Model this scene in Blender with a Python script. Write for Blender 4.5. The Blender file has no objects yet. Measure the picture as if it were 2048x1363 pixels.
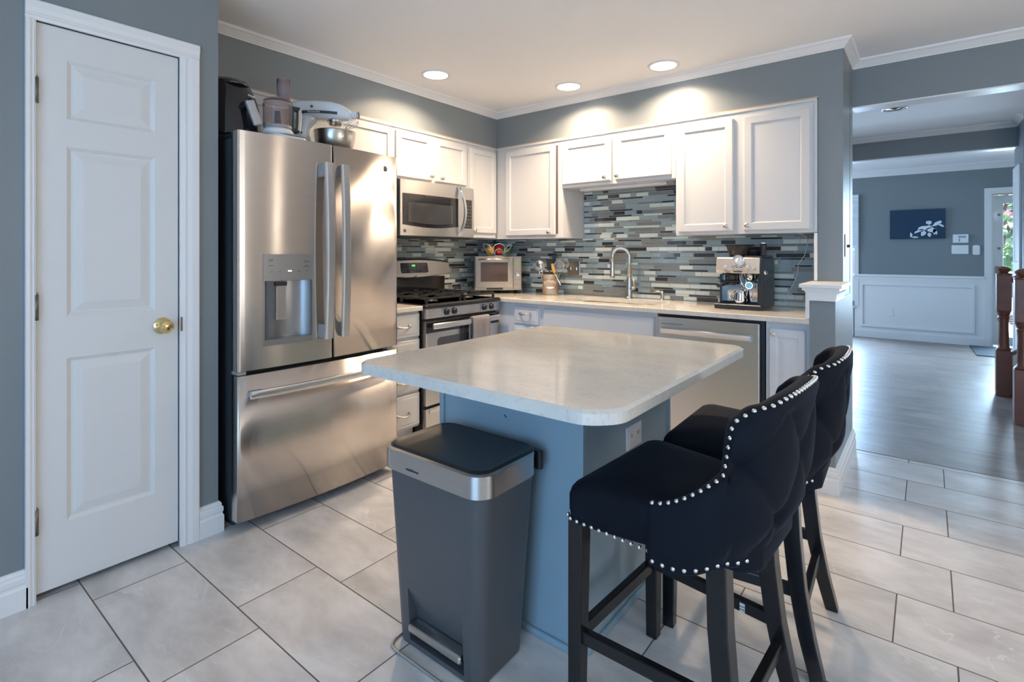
import bpy, bmesh, math, random
from mathutils import Vector, Matrix
random.seed(7)
PI = math.pi
sc = bpy.context.scene
COL = sc.collection

# ------------------------------------------------------------------ camera
cam_data = bpy.data.cameras.new('camera')
cam = bpy.data.objects.new('camera', cam_data); COL.objects.link(cam)
YAW = math.radians(38.388)
cam.location = (3.226, -3.776, 1.232)
cam.rotation_euler = (PI / 2, 0, YAW)
cam_data.sensor_width = 36.0
cam_data.lens = 1048.9 / 2048 * 36.0
cam_data.shift_y = -(681.5 - 506.0) / 2048
cam_data.clip_start = 0.05
sc.camera = cam

# ------------------------------------------------------------------ world, exposure
w = bpy.data.worlds.new('world'); sc.world = w; w.use_nodes = True
wn = w.node_tree; wn.nodes.clear()
wo = wn.nodes.new('ShaderNodeOutputWorld'); wb = wn.nodes.new('ShaderNodeBackground')
sky = wn.nodes.new('ShaderNodeTexSky'); sky.sky_type = 'HOSEK_WILKIE'
sky.sun_direction = (-0.45, -0.50, 0.74); sky.turbidity = 3.0
wn.links.new(sky.outputs[0], wb.inputs[0]); wb.inputs[1].default_value = 1.9
wn.links.new(wb.outputs[0], wo.inputs[0])
sc.view_settings.view_transform = 'Standard'; sc.view_settings.look = 'None'
sc.view_settings.gamma = 1; sc.view_settings.use_curve_mapping = False
sc.view_settings.exposure = 0.50
sc.cycles.use_denoising = True
sc.cycles.max_bounces = 10; sc.cycles.diffuse_bounces = 6; sc.cycles.transparent_max_bounces = 12
sc.cycles.sample_clamp_indirect = 6

def area(name, loc, rot, sx, sy, power, color, shape='RECTANGLE', spread=None):
    l = bpy.data.lights.new(name, 'AREA'); l.shape = shape; l.size = sx; l.size_y = sy
    l.energy = power; l.color = color
    if spread: l.spread = spread
    o = bpy.data.objects.new(name, l); o.location = loc; o.rotation_euler = rot; COL.objects.link(o)
    return o
DAY = (0.30, 0.60, 1.0)
# daylight through the glazed patio door in the wall behind the camera, and through a side window
area('patio_daylight', (3.5, -6.62, 1.25), (PI / 2, 0, 0), 2.3, 2.1, 64, DAY)
area('side_daylight', (6.14, -2.5, 1.45), (PI / 2 - 0.2, 0, PI / 2), 1.8, 1.5, 20, (1.0, 0.96, 0.92))
# daylight through the storm door and the front room window
area('entry_daylight', (4.34, 5.80, 1.25), (-PI / 2 + 0.45, 0, 0), 0.85, 1.95, 85, (0.52, 0.76, 1.0), spread=math.radians(125))
area('front_window_daylight', (1.75, 5.80, 1.4), (-PI / 2 + 0.45, 0, 0), 1.0, 1.4, 200, (0.44, 0.68, 1.0), spread=math.radians(125))
area('dining_fill', (-0.16, 4.1, 1.45), (PI / 2, 0, -PI / 2), 1.7, 1.4, 52, (0.44, 0.68, 1.0))  # added fill from an unseen side opening, brightens the far room
sun = bpy.data.lights.new('sun', 'SUN'); sun.energy = 16.0; sun.angle = 0.02; sun.color = (1, .96, .9)
so = bpy.data.objects.new('sun', sun); so.rotation_euler = Vector((-0.45, -0.50, 0.74)).to_track_quat('Z', 'Y').to_euler(); COL.objects.link(so)
CAN_COLOR = (1.0, 0.755, 0.52)
CAN_POWER = 11.4

# ------------------------------------------------------------------ materials
MATS = {}
def nodes(name):
    m = bpy.data.materials.new(name); m.use_nodes = True
    nt = m.node_tree; b = nt.nodes['Principled BSDF']
    MATS[name] = m
    return m, nt, b
def pm(name, col, rough=0.5, metal=0.0, spec=None, coat=0.0, noise=0.0, nscale=8, bump=0.0, bscale=60, **k):
    m, nt, b = nodes(name)
    b.inputs['Base Color'].default_value = (*col, 1); b.inputs['Roughness'].default_value = rough
    b.inputs['Metallic'].default_value = metal
    if spec is not None: b.inputs['Specular IOR Level'].default_value = spec
    if coat: b.inputs['Coat Weight'].default_value = coat; b.inputs['Coat Roughness'].default_value = 0.05
    for a, v in k.items(): b.inputs[a.replace('_', ' ')].default_value = v
    tc = nt.nodes.new('ShaderNodeTexCoord')
    if noise:
        n = nt.nodes.new('ShaderNodeTexNoise'); n.inputs['Scale'].default_value = nscale; n.inputs['Detail'].default_value = 4
        nt.links.new(tc.outputs['Object'], n.inputs['Vector'])
        mx = nt.nodes.new('ShaderNodeMix'); mx.data_type = 'RGBA'
        mx.inputs[6].default_value = (*[c * (1 - noise) for c in col], 1)
        mx.inputs[7].default_value = (*[min(1, c * (1 + noise)) for c in col], 1)
        nt.links.new(n.outputs['Fac'], mx.inputs[0]); nt.links.new(mx.outputs[2], b.inputs['Base Color'])
    if bump:
        n = nt.nodes.new('ShaderNodeTexNoise'); n.inputs['Scale'].default_value = bscale; n.inputs['Detail'].default_value = 3
        nt.links.new(tc.outputs['Object'], n.inputs['Vector'])
        bp = nt.nodes.new('ShaderNodeBump'); bp.inputs['Strength'].default_value = bump; bp.inputs['Distance'].default_value = 0.002
        nt.links.new(n.outputs['Fac'], bp.inputs['Height']); nt.links.new(bp.outputs[0], b.inputs['Normal'])
    return m
def glow(name, col, strength):
    m, nt, b = nodes(name)
    b.inputs['Base Color'].default_value = (*col, 1); b.inputs['Emission Color'].default_value = (*col, 1)
    b.inputs['Emission Strength'].default_value = strength
    return m
WALL = pm('wall_paint', (0.205, 0.229, 0.241), 0.42, bump=0.15, bscale=180)
CEIL = pm('ceiling_paint', (0.92, 0.90, 0.885), 0.8, bump=0.1, bscale=200)
TRIM = pm('trim_white', (0.79, 0.775, 0.76), 0.35)
DOORW = pm('door_white', (0.70, 0.69, 0.67), 0.45, bump=0.12, bscale=120)
CABW = pm('cabinet_white', (0.60, 0.595, 0.59), 0.35)
CABB = pm('base_cabinet_blue_lit', (0.62, 0.66, 0.72), 0.38)  # cabinet white with the blue daylight cast put into its colour
TAN = pm('tan_caulk', (0.50, 0.36, 0.24), 0.7)
INSIDE = pm('cabinet_dark_inside', (0.10, 0.07, 0.055), 0.8)
ISLB = pm('island_paint', (0.29, 0.39, 0.45), 0.45, noise=0.08, nscale=3)
NICK = pm('brushed_nickel', (0.62, 0.58, 0.53), 0.28, 1.0)
CHROME = pm('polished_chrome', (0.85, 0.85, 0.86), 0.07, 1.0)
BRASS = pm('brass', (0.72, 0.55, 0.26), 0.18, 1.0)
HINGE = pm('aged_hinge_metal', (0.22, 0.20, 0.18), 0.35, 1.0)
BLKGL = pm('black_glossy', (0.012, 0.012, 0.014), 0.12, coat=0.4)
BLKPL = pm('black_plastic', (0.022, 0.023, 0.026), 0.38)
BLKEN = pm('black_enamel', (0.016, 0.016, 0.017), 0.22)
IRON = pm('cast_iron', (0.020, 0.020, 0.021), 0.42)
DKGRY = pm('fridge_side_grey', (0.05, 0.055, 0.062), 0.4)
GLASSD = pm('dark_oven_glass', (0.045, 0.045, 0.05), 0.06, coat=0.6)
GREYPL = pm('grey_plastic', (0.33, 0.32, 0.31), 0.35)
DISP = pm('dispenser_grey', (0.30, 0.285, 0.275), 0.3, 0.6)
WHPL = pm('white_plastic', (0.80, 0.80, 0.80), 0.3)
MIXW = pm('mixer_enamel', (0.72, 0.78, 0.82), 0.14, coat=0.6)
SMOKE = pm('smoky_plastic', (0.80, 0.72, 0.72), 0.06, Transmission_Weight=0.93, IOR=1.2)
CANB = pm('bin_graphite', (0.084, 0.086, 0.090), 0.38)
CANLID = pm('bin_lid_black', (0.014, 0.015, 0.016), 0.36)
WOODBLK = pm('black_lacquer_wood', (0.012, 0.011, 0.012), 0.22)
NAIL = pm('silver_nailhead', (0.80, 0.80, 0.80), 0.16, 1.0)
NEWEL = pm('red_brown_wood', (0.17, 0.058, 0.033), 0.32, noise=0.35, nscale=14)
YELW = pm('yellow_handle', (0.75, 0.46, 0.06), 0.4)
WHTXT = pm('white_lettering', (0.85, 0.85, 0.85), 0.5)
DKTXT = pm('dark_lettering', (0.05, 0.05, 0.055), 0.5)
RED = pm('red_pepper_skin', (0.60, 0.03, 0.03), 0.2, noise=0.2)
GREENF = pm('green_fruit_skin', (0.16, 0.30, 0.05), 0.35, noise=0.3)
YELF = pm('mango_skin', (0.75, 0.38, 0.04), 0.3, noise=0.35, nscale=14)
RUBBER = pm('dark_mat', (0.03, 0.045, 0.065), 0.8, bump=0.5, bscale=200)
NAVY = pm('navy_canvas', (0.010, 0.040, 0.085), 0.6)
PICW = pm('white_paint_marks', (0.75, 0.80, 0.85), 0.6)
LENS = glow('lamp_lens', (1.0, 0.95, 0.88), 9.0)
DISPG = glow('green_display', (0.10, 0.9, 0.18), 2.0)
LEDW = glow('white_indicator', (0.95, 0.97, 1.0), 3.0)
CONC = pm('concrete', (0.50, 0.49, 0.47), 0.85, noise=0.1)
ASPH = pm('asphalt', (0.16, 0.16, 0.17), 0.9, noise=0.1)
LAWN = pm('lawn', (0.10, 0.24, 0.05), 0.9, noise=0.4, nscale=25)
LEAFG = pm('green_leaves', (0.36, 0.60, 0.30), 0.6, noise=0.4, nscale=6)
LEAFP = pm('purple_leaves', (0.10, 0.045, 0.06), 0.6, noise=0.4, nscale=6)
FENCE = pm('cedar_fence', (0.45, 0.25, 0.18), 0.8, noise=0.2)
CARW = pm('white_car_paint', (0.75, 0.77, 0.80), 0.15, coat=0.8)
OAK = pm('stair_wood', (0.16, 0.07, 0.04), 0.35, noise=0.3, nscale=12)
EDGEW = pm('tile_edge_white', (0.80, 0.78, 0.74), 0.3)
VENTM = pm('register_grey', (0.42, 0.42, 0.42), 0.5)

def stone(name, base, dark, light):
    m, nt, b = nodes(name); L = nt.links.new
    tc = nt.nodes.new('ShaderNodeTexCoord')
    mp = nt.nodes.new('ShaderNodeMapping'); mp.inputs['Rotation'].default_value = (0, 0, 0.7); mp.inputs['Scale'].default_value = (1.0, 2.4, 1.0)
    L(tc.outputs['Object'], mp.inputs[0])
    n1 = nt.nodes.new('ShaderNodeTexNoise'); n1.inputs['Scale'].default_value = 48; n1.inputs['Detail'].default_value = 8; n1.inputs['Roughness'].default_value = 0.7
    n2 = nt.nodes.new('ShaderNodeTexNoise'); n2.inputs['Scale'].default_value = 5; n2.inputs['Detail'].default_value = 5
    L(mp.outputs[0], n1.inputs['Vector']); L(mp.outputs[0], n2.inputs['Vector'])
    r1 = nt.nodes.new('ShaderNodeValToRGB'); r1.color_ramp.elements[0].position = 0.30; r1.color_ramp.elements[0].color = (*dark, 1)
    r1.color_ramp.elements[1].position = 0.47; r1.color_ramp.elements[1].color = (*base, 1)
    L(n1.outputs['Fac'], r1.inputs[0])
    r2 = nt.nodes.new('ShaderNodeValToRGB'); r2.color_ramp.elements[0].position = 0.35; r2.color_ramp.elements[0].color = (0.92, 0.92, 0.92, 1)
    r2.color_ramp.elements[1].position = 0.62; r2.color_ramp.elements[1].color = (*light, 1)
    L(n2.outputs['Fac'], r2.inputs[0])
    mx = nt.nodes.new('ShaderNodeMix'); mx.data_type = 'RGBA'; mx.blend_type = 'MULTIPLY'; mx.inputs[0].default_value = 1
    L(r1.outputs[0], mx.inputs[6]); L(r2.outputs[0], mx.inputs[7]); L(mx.outputs[2], b.inputs['Base Color'])
    b.inputs['Roughness'].default_value = 0.14; b.inputs['Coat Weight'].default_value = 0.3; b.inputs['Coat Roughness'].default_value = 0.06
    return m
QUARTZ = stone('quartz', (0.72, 0.68, 0.61), (0.56, 0.53, 0.49), (1, 1, 1))

def steel(name, col, rough, wav=0.0, aniso=0.8, rot=0.25, axis='Z'):
    m, nt, b = nodes(name); L = nt.links.new
    b.inputs['Metallic'].default_value = 1; b.inputs['Roughness'].default_value = rough
    b.inputs['Anisotropic'].default_value = aniso; b.inputs['Anisotropic Rotation'].default_value = rot
    tg = nt.nodes.new('ShaderNodeTangent'); tg.direction_type = 'RADIAL'; tg.axis = axis
    L(tg.outputs[0], b.inputs['Tangent'])
    tc = nt.nodes.new('ShaderNodeTexCoord')
    mp = nt.nodes.new('ShaderNodeMapping'); mp.inputs['Scale'].default_value = (3, 3, 420)
    L(tc.outputs['Object'], mp.inputs[0])
    n = nt.nodes.new('ShaderNodeTexNoise'); n.inputs['Scale'].default_value = 1.0; n.inputs['Detail'].default_value = 3
    L(mp.outputs[0], n.inputs['Vector'])
    mx = nt.nodes.new('ShaderNodeMix'); mx.data_type = 'RGBA'
    mx.inputs[6].default_value = (*[c * 0.92 for c in col], 1); mx.inputs[7].default_value = (*[min(1, c * 1.08) for c in col], 1)
    L(n.outputs['Fac'], mx.inputs[0]); L(mx.outputs[2], b.inputs['Base Color'])
    if wav:
        n2 = nt.nodes.new('ShaderNodeTexNoise'); n2.inputs['Scale'].default_value = 3.2; n2.inputs['Detail'].default_value = 0.5
        L(tc.outputs['Object'], n2.inputs['Vector'])
        bp = nt.nodes.new('ShaderNodeBump'); bp.inputs['Strength'].default_value = wav; bp.inputs['Distance'].default_value = 0.03
        L(n2.outputs['Fac'], bp.inputs['Height']); L(bp.outputs[0], b.inputs['Normal'])
    return m
STEEL = steel('stainless_steel', (0.60, 0.575, 0.55), 0.30)
FRSTEEL = steel('fridge_stainless', (0.66, 0.605, 0.56), 0.22, wav=0.03, aniso=1.0)
HANDLE = steel('handle_stainless', (0.70, 0.70, 0.70), 0.30)

def velvet():
    m, nt, b = nodes('black_navy_velvet'); L = nt.links.new
    b.inputs['Base Color'].default_value = (0.006, 0.008, 0.013, 1); b.inputs['Roughness'].default_value = 0.75
    b.inputs['Specular IOR Level'].default_value = 0.15
    b.inputs['Sheen Weight'].default_value = 0.05; b.inputs['Sheen Roughness'].default_value = 0.35
    b.inputs['Sheen Tint'].default_value = (0.25, 0.40, 0.65, 1)
    tc = nt.nodes.new('ShaderNodeTexCoord')
    n = nt.nodes.new('ShaderNodeTexNoise'); n.inputs['Scale'].default_value = 9; n.inputs['Detail'].default_value = 3
    L(tc.outputs['Object'], n.inputs['Vector'])
    mx = nt.nodes.new('ShaderNodeMix'); mx.data_type = 'RGBA'
    mx.inputs[6].default_value = (0.004, 0.005, 0.008, 1); mx.inputs[7].default_value = (0.009, 0.012, 0.020, 1)
    L(n.outputs['Fac'], mx.inputs[0]); L(mx.outputs[2], b.inputs['Base Color'])
    return m
VELVET = velvet()

def tile_floor():
    m, nt, b = nodes('floor_tile'); L = nt.links.new
    tc = nt.nodes.new('ShaderNodeTexCoord')
    mp = nt.nodes.new('ShaderNodeMapping'); mp.vector_type = 'POINT'; mp.inputs['Location'].default_value = (-1.345, 3.242, 0)
    L(tc.outputs['Object'], mp.inputs[0])
    def brick(c1, c2, mortar):
        br = nt.nodes.new('ShaderNodeTexBrick'); br.offset = 0.736; br.offset_frequency = 2; br.squash = 1
        br.inputs['Color1'].default_value = (*c1, 1); br.inputs['Color2'].default_value = (*c2, 1); br.inputs['Mortar'].default_value = (*mortar, 1)
        br.inputs['Scale'].default_value = 1; br.inputs['Mortar Size'].default_value = 0.0024; br.inputs['Mortar Smooth'].default_value = 0.1
        br.inputs['Brick Width'].default_value = 0.598; br.inputs['Row Height'].default_value = 0.3032
        L(mp.outputs[0], br.inputs['Vector']); return br
    br = brick((0, 0, 0), (1, 1, 1), (0.5, 0.5, 0.5))
    sx = nt.nodes.new('ShaderNodeVectorMath'); sx.operation = 'MULTIPLY_ADD'
    sx.inputs[1].default_value = (7.3, 11.9, 5.1); L(br.outputs['Color'], sx.inputs[0]); L(mp.outputs[0], sx.inputs[2])
    n1 = nt.nodes.new('ShaderNodeTexNoise'); n1.inputs['Scale'].default_value = 3.2; n1.inputs['Detail'].default_value = 8; n1.inputs['Roughness'].default_value = 0.62; n1.inputs['Distortion'].default_value = 0.25
    mp2 = nt.nodes.new('ShaderNodeMapping'); mp2.inputs['Rotation'].default_value = (0, 0, 0.5); mp2.inputs['Scale'].default_value = (1, 2.0, 1)
    L(sx.outputs[0], mp2.inputs[0]); L(mp2.outputs[0], n1.inputs['Vector'])
    r1 = nt.nodes.new('ShaderNodeValToRGB')
    r1.color_ramp.elements[0].position = 0.30; r1.color_ramp.elements[0].color = (0.44, 0.422, 0.405, 1)
    r1.color_ramp.elements[1].position = 0.68; r1.color_ramp.elements[1].color = (0.70, 0.68, 0.665, 1)
    L(n1.outputs['Fac'], r1.inputs[0])
    # thin pale veins
    n2 = nt.nodes.new('ShaderNodeTexNoise'); n2.inputs['Scale'].default_value = 2.1; n2.inputs['Detail'].default_value = 5; n2.inputs['Distortion'].default_value = 1.6
    L(mp2.outputs[0], n2.inputs['Vector'])
    ab = nt.nodes.new('ShaderNodeMath'); ab.operation = 'SUBTRACT'; ab.inputs[1].default_value = 0.5; L(n2.outputs['Fac'], ab.inputs[0])
    ab2 = nt.nodes.new('ShaderNodeMath'); ab2.operation = 'ABSOLUTE'; L(ab.outputs[0], ab2.inputs[0])
    r2 = nt.nodes.new('ShaderNodeValToRGB'); r2.color_ramp.elements[0].position = 0.0; r2.color_ramp.elements[0].color = (1, 1, 1, 1)
    r2.color_ramp.elements[1].position = 0.012; r2.color_ramp.elements[1].color = (0, 0, 0, 1)
    L(ab2.outputs[0], r2.inputs[0])
    n3 = nt.nodes.new('ShaderNodeTexNoise'); n3.inputs['Scale'].default_value = 4; L(sx.outputs[0], n3.inputs['Vector'])
    r3 = nt.nodes.new('ShaderNodeValToRGB'); r3.color_ramp.elements[0].position = 0.52; r3.color_ramp.elements[1].position = 0.66
    L(n3.outputs['Fac'], r3.inputs[0])
    vm = nt.nodes.new('ShaderNodeMath'); vm.operation = 'MULTIPLY'; L(r2.outputs[0], vm.inputs[0]); L(r3.outputs[0], vm.inputs[1])
    vm2 = nt.nodes.new('ShaderNodeMath'); vm2.operation = 'MULTIPLY'; vm2.inputs[1].default_value = 0.8; L(vm.outputs[0], vm2.inputs[0])
    mx = nt.nodes.new('ShaderNodeMix'); mx.data_type = 'RGBA'; mx.inputs[7].default_value = (0.72, 0.71, 0.70, 1)
    L(vm2.outputs[0], mx.inputs[0]); L(r1.outputs[0], mx.inputs[6])
    mg = nt.nodes.new('ShaderNodeMix'); mg.data_type = 'RGBA'; mg.inputs[7].default_value = (0.125, 0.105, 0.09, 1)
    L(br.outputs['Fac'], mg.inputs[0]); L(mx.outputs[2], mg.inputs[6]); L(mg.outputs[2], b.inputs['Base Color'])
    rr = nt.nodes.new('ShaderNodeMapRange'); rr.inputs[3].default_value = 0.30; rr.inputs[4].default_value = 0.9
    L(br.outputs['Fac'], rr.inputs[0]); L(rr.outputs[0], b.inputs['Roughness'])
    bp = nt.nodes.new('ShaderNodeBump'); bp.inputs['Strength'].default_value = 0.5; bp.inputs['Distance'].default_value = 0.002; bp.invert = True
    L(br.outputs['Fac'], bp.inputs['Height']); L(bp.outputs[0], b.inputs['Normal'])
    return m
TILE = tile_floor()

def wood_floor():
    m, nt, b = nodes('hall_wood_floor'); L = nt.links.new
    tc = nt.nodes.new('ShaderNodeTexCoord')
    br = nt.nodes.new('ShaderNodeTexBrick'); br.offset = 0.37
    br.inputs['Color1'].default_value = (0.20, 0.165, 0.145, 1); br.inputs['Color2'].default_value = (0.27, 0.225, 0.20, 1); br.inputs['Mortar'].default_value = (0.15, 0.12, 0.105, 1)
    br.inputs['Scale'].default_value = 1; br.inputs['Mortar Size'].default_value = 0.0006; br.inputs['Brick Width'].default_value = 1.1; br.inputs['Row Height'].default_value = 0.075
    L(tc.outputs['Object'], br.inputs['Vector'])
    mp = nt.nodes.new('ShaderNodeMapping'); mp.inputs['Scale'].default_value = (3, 55, 1); L(tc.outputs['Object'], mp.inputs[0])
    n = nt.nodes.new('ShaderNodeTexNoise'); n.inputs['Scale'].default_value = 1; n.inputs['Detail'].default_value = 6; L(mp.outputs[0], n.inputs['Vector'])
    r = nt.nodes.new('ShaderNodeValToRGB'); r.color_ramp.elements[0].position = 0.3; r.color_ramp.elements[0].color = (0.72, 0.72, 0.72, 1)
    r.color_ramp.elements[1].position = 0.75; r.color_ramp.elements[1].color = (1.25, 1.25, 1.25, 1); L(n.outputs['Fac'], r.inputs[0])
    mx = nt.nodes.new('ShaderNodeMix'); mx.data_type = 'RGBA'; mx.blend_type = 'MULTIPLY'; mx.inputs[0].default_value = 1
    L(br.outputs['Color'], mx.inputs[6]); L(r.outputs[0], mx.inputs[7]); L(mx.outputs[2], b.inputs['Base Color'])
    n2 = nt.nodes.new('ShaderNodeTexNoise'); n2.inputs['Scale'].default_value = 6; n2.inputs['Detail'].default_value = 6; L(tc.outputs['Object'], n2.inputs['Vector'])
    rr = nt.nodes.new('ShaderNodeMapRange'); rr.inputs[3].default_value = 0.24; rr.inputs[4].default_value = 0.5; L(n2.outputs['Fac'], rr.inputs[0]); L(rr.outputs[0], b.inputs['Roughness'])
    return m
WOODF = wood_floor()

def crock_mat():
    m, nt, b = nodes('rusty_tin'); L = nt.links.new
    tc = nt.nodes.new('ShaderNodeTexCoord')
    n = nt.nodes.new('ShaderNodeTexNoise'); n.inputs['Scale'].default_value = 22; n.inputs['Detail'].default_value = 6
    L(tc.outputs['Object'], n.inputs['Vector'])
    r = nt.nodes.new('ShaderNodeValToRGB'); r.color_ramp.elements[0].position = 0.35; r.color_ramp.elements[0].color = (0.42, 0.26, 0.15, 1)
    r.color_ramp.elements[1].position = 0.62; r.color_ramp.elements[1].color = (0.50, 0.44, 0.38, 1)
    L(n.outputs['Fac'], r.inputs[0]); L(r.outputs[0], b.inputs['Base Color'])
    b.inputs['Metallic'].default_value = 0.4; b.inputs['Roughness'].default_value = 0.45
    return m
CROCK = crock_mat()
def towel_mat():
    m, nt, b = nodes('waffle_towel'); L = nt.links.new
    tc = nt.nodes.new('ShaderNodeTexCoord')
    v = nt.nodes.new('ShaderNodeTexVoronoi'); v.inputs['Scale'].default_value = 110; v.inputs['Randomness'].default_value = 0.15
    L(tc.outputs['Object'], v.inputs['Vector'])
    r = nt.nodes.new('ShaderNodeValToRGB'); r.color_ramp.elements[0].color = (0.10, 0.09, 0.095, 1); r.color_ramp.elements[1].position = 0.6; r.color_ramp.elements[1].color = (0.25, 0.225, 0.23, 1)
    L(v.outputs['Distance'], r.inputs[0]); L(r.outputs[0], b.inputs['Base Color'])
    bp = nt.nodes.new('ShaderNodeBump'); bp.inputs['Strength'].default_value = 0.8; bp.inputs['Distance'].default_value = 0.004
    L(v.outputs['Distance'], bp.inputs['Height']); L(bp.outputs[0], b.inputs['Normal'])
    b.inputs['Roughness'].default_value = 0.95
    return m
TOWEL = towel_mat()
def thin_glass():
    m = bpy.data.materials.new('thin_glass'); m.use_nodes = True; nt = m.node_tree; nt.nodes.clear(); L = nt.links.new
    o = nt.nodes.new('ShaderNodeOutputMaterial'); mx = nt.nodes.new('ShaderNodeMixShader'); mx.inputs[0].default_value = 0.08
    t = nt.nodes.new('ShaderNodeBsdfTransparent'); g = nt.nodes.new('ShaderNodeBsdfGlossy'); g.inputs['Roughness'].default_value = 0.02
    L(t.outputs[0], mx.inputs[1]); L(g.outputs[0], mx.inputs[2]); L(mx.outputs[0], o.inputs[0])
    return m
GLASS = thin_glass()
MOS = [pm('glass_tile_pale', (0.74, 0.80, 0.74), 0.10, coat=0.5, noise=0.06), pm('glass_tile_bluegrey', (0.32, 0.41, 0.43), 0.10, coat=0.5, noise=0.1),
       pm('glass_tile_grey', (0.22, 0.24, 0.23), 0.14, coat=0.5, noise=0.15), pm('glass_tile_charcoal', (0.050, 0.047, 0.050), 0.12, coat=0.5, noise=0.15),
       pm('stone_tile_taupe', (0.24, 0.235, 0.21), 0.3, noise=0.25, nscale=30), pm('mosaic_grout', (0.55, 0.56, 0.52), 0.8)]

# ------------------------------------------------------------------ mesh builder
class MB:
    def __init__(self): self.bm = bmesh.new()
    def _add(self, verts, faces, mat=0, smooth=False):
        vs = [self.bm.verts.new(v) for v in verts]
        for f in faces:
            try:
                fc = self.bm.faces.new([vs[i] for i in f]); fc.material_index = mat; fc.smooth = smooth
            except ValueError: pass
        return vs
    def box(self, x0, x1, y0, y1, z0, z1, bev=0, mat=0, seg=2):
        if x0 > x1: x0, x1 = x1, x0
        if y0 > y1: y0, y1 = y1, y0
        if z0 > z1: z0, z1 = z1, z0
        v = [(x0,y0,z0),(x1,y0,z0),(x1,y1,z0),(x0,y1,z0),(x0,y0,z1),(x1,y0,z1),(x1,y1,z1),(x0,y1,z1)]
        f = [(0,3,2,1),(4,5,6,7),(0,1,5,4),(1,2,6,5),(2,3,7,6),(3,0,4,7)]
        if not bev: self._add(v, f, mat); return self
        t = bmesh.new(); vs = [t.verts.new(p) for p in v]
        for q in f: t.faces.new([vs[i] for i in q])
        bmesh.ops.bevel(t, geom=t.edges[:], offset=min(bev, (x1-x0)*.45, (y1-y0)*.45, (z1-z0)*.45), segments=seg, profile=0.5, affect='EDGES')
        self.merge(t, mat); t.free(); return self
    def merge(self, t, mat=0, smooth=False, M=None):
        mp = {}
        for v in t.verts: mp[v] = self.bm.verts.new(M @ v.co if M else v.co)
        for f in t.faces:
            try:
                n = self.bm.faces.new([mp[v] for v in f.verts]); n.material_index = mat; n.smooth = smooth
            except ValueError: pass
    def prism(self, pts, axis, a, b, mat=0, smooth=False):
        # pts: 2-D polygon; axis 'x': (y,z)  'y': (x,z)  'z': (x,y)
        P = {'x': lambda p, t: (t, p[0], p[1]), 'y': lambda p, t: (p[0], t, p[1]), 'z': lambda p, t: (p[0], p[1], t)}[axis]
        n = len(pts)
        v = [P(p, a) for p in pts] + [P(p, b) for p in pts]
        f = [tuple(range(n)), tuple(range(2*n-1, n-1, -1))]
        vs = self._add(v, f, mat)
        for i in range(n):
            j = (i+1) % n
            fc = self.bm.faces.new([vs[i], vs[i+n], vs[j+n], vs[j]]); fc.material_index = mat; fc.smooth = smooth
        return self
    def loft(self, rings, mat=0, smooth=True, cap0=True, cap1=True, closed=True):
        R = [[self.bm.verts.new(p) for p in r] for r in rings]; n = len(R[0])
        for a, b in zip(R, R[1:]):
            for i in range(n if closed else n-1):
                j = (i+1) % n
                try:
                    f = self.bm.faces.new([a[i], a[j], b[j], b[i]]); f.material_index = mat; f.smooth = smooth
                except ValueError: pass
        for c, r in ((cap0, R[0][::-1]), (cap1, R[-1])):
            if c:
                f = self.bm.faces.new(r); f.material_index = mat
        return self
    def lathe(self, c, prof, seg=32, mat=0, axis='z', caps=True, smooth=True):
        rings = []
        for r, h in prof:
            ring = []
            for i in range(seg):
                a = 2*PI*i/seg; u, v_ = r*math.cos(a), r*math.sin(a)
                p = {'z': (u, v_, h), 'x': (h, u, v_), 'y': (v_, h, u)}[axis]
                ring.append((c[0]+p[0], c[1]+p[1], c[2]+p[2]))
            rings.append(ring)
        return self.loft(rings, mat, smooth, caps, caps)
    def tube(self, pts, r, seg=10, mat=0, closed=False, caps=True):
        pts = [Vector(p) for p in pts]; n = len(pts)
        rs = r if isinstance(r, (list, tuple)) else [r]*n
        rings = []; up = None
        for i, p in enumerate(pts):
            if closed: t = (pts[(i+1) % n] - pts[i-1])
            else: t = (pts[min(i+1, n-1)] - pts[max(i-1, 0)])
            t.normalize()
            if up is None:
                up = Vector((0, 0, 1)) if abs(t.z) < 0.9 else Vector((1, 0, 0))
            s = t.cross(up)
            if s.length < 1e-5: s = t.orthogonal()
            s.normalize(); up = s.cross(t).normalized()
            rings.append([p + (s*math.cos(2*PI*k/seg) + up*math.sin(2*PI*k/seg))*rs[i] for k in range(seg)])
        if closed: rings.append(rings[0]); 
        if closed:
            R = [[self.bm.verts.new(q) for q in rg] for rg in rings[:-1]]
            for a in range(n):
                A, B = R[a], R[(a+1) % n]
                for i in range(seg):
                    f = self.bm.faces.new([A[i], A[(i+1) % seg], B[(i+1) % seg], B[i]]); f.smooth = True; f.material_index = mat
            return self
        return self.loft(rings, mat, True, caps, caps)
    def cyl(self, p0, p1, r0, r1=None, seg=24, mat=0):
        p0, p1 = Vector(p0), Vector(p1); r1 = r0 if r1 is None else r1
        t = (p1-p0).normalized(); s = t.orthogonal().normalized(); u = t.cross(s)
        rings = [[p + (s*math.cos(2*PI*k/seg)+u*math.sin(2*PI*k/seg))*r for k in range(seg)] for p, r in ((p0, r0), (p1, r1))]
        self.loft(rings, mat, True); return self
    def beam(self, p0, p1, sx, sy, ref=(1, 0, 0), mat=0, bev=0, sx1=None, sy1=None):
        # rectangular bar between two points; sx along ref direction
        p0, p1 = Vector(p0), Vector(p1); t = (p1-p0).normalized(); r = Vector(ref); s = (r - t*r.dot(t)).normalized(); u = t.cross(s)
        sx1 = sx if sx1 is None else sx1; sy1 = sy if sy1 is None else sy1
        t_ = bmesh.new(); vs = []
        for p, a, b in ((p0, sx, sy), (p1, sx1, sy1)):
            for i, j in ((-1,-1),(1,-1),(1,1),(-1,1)): vs.append(t_.verts.new(p + s*a/2*i + u*b/2*j))
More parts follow.
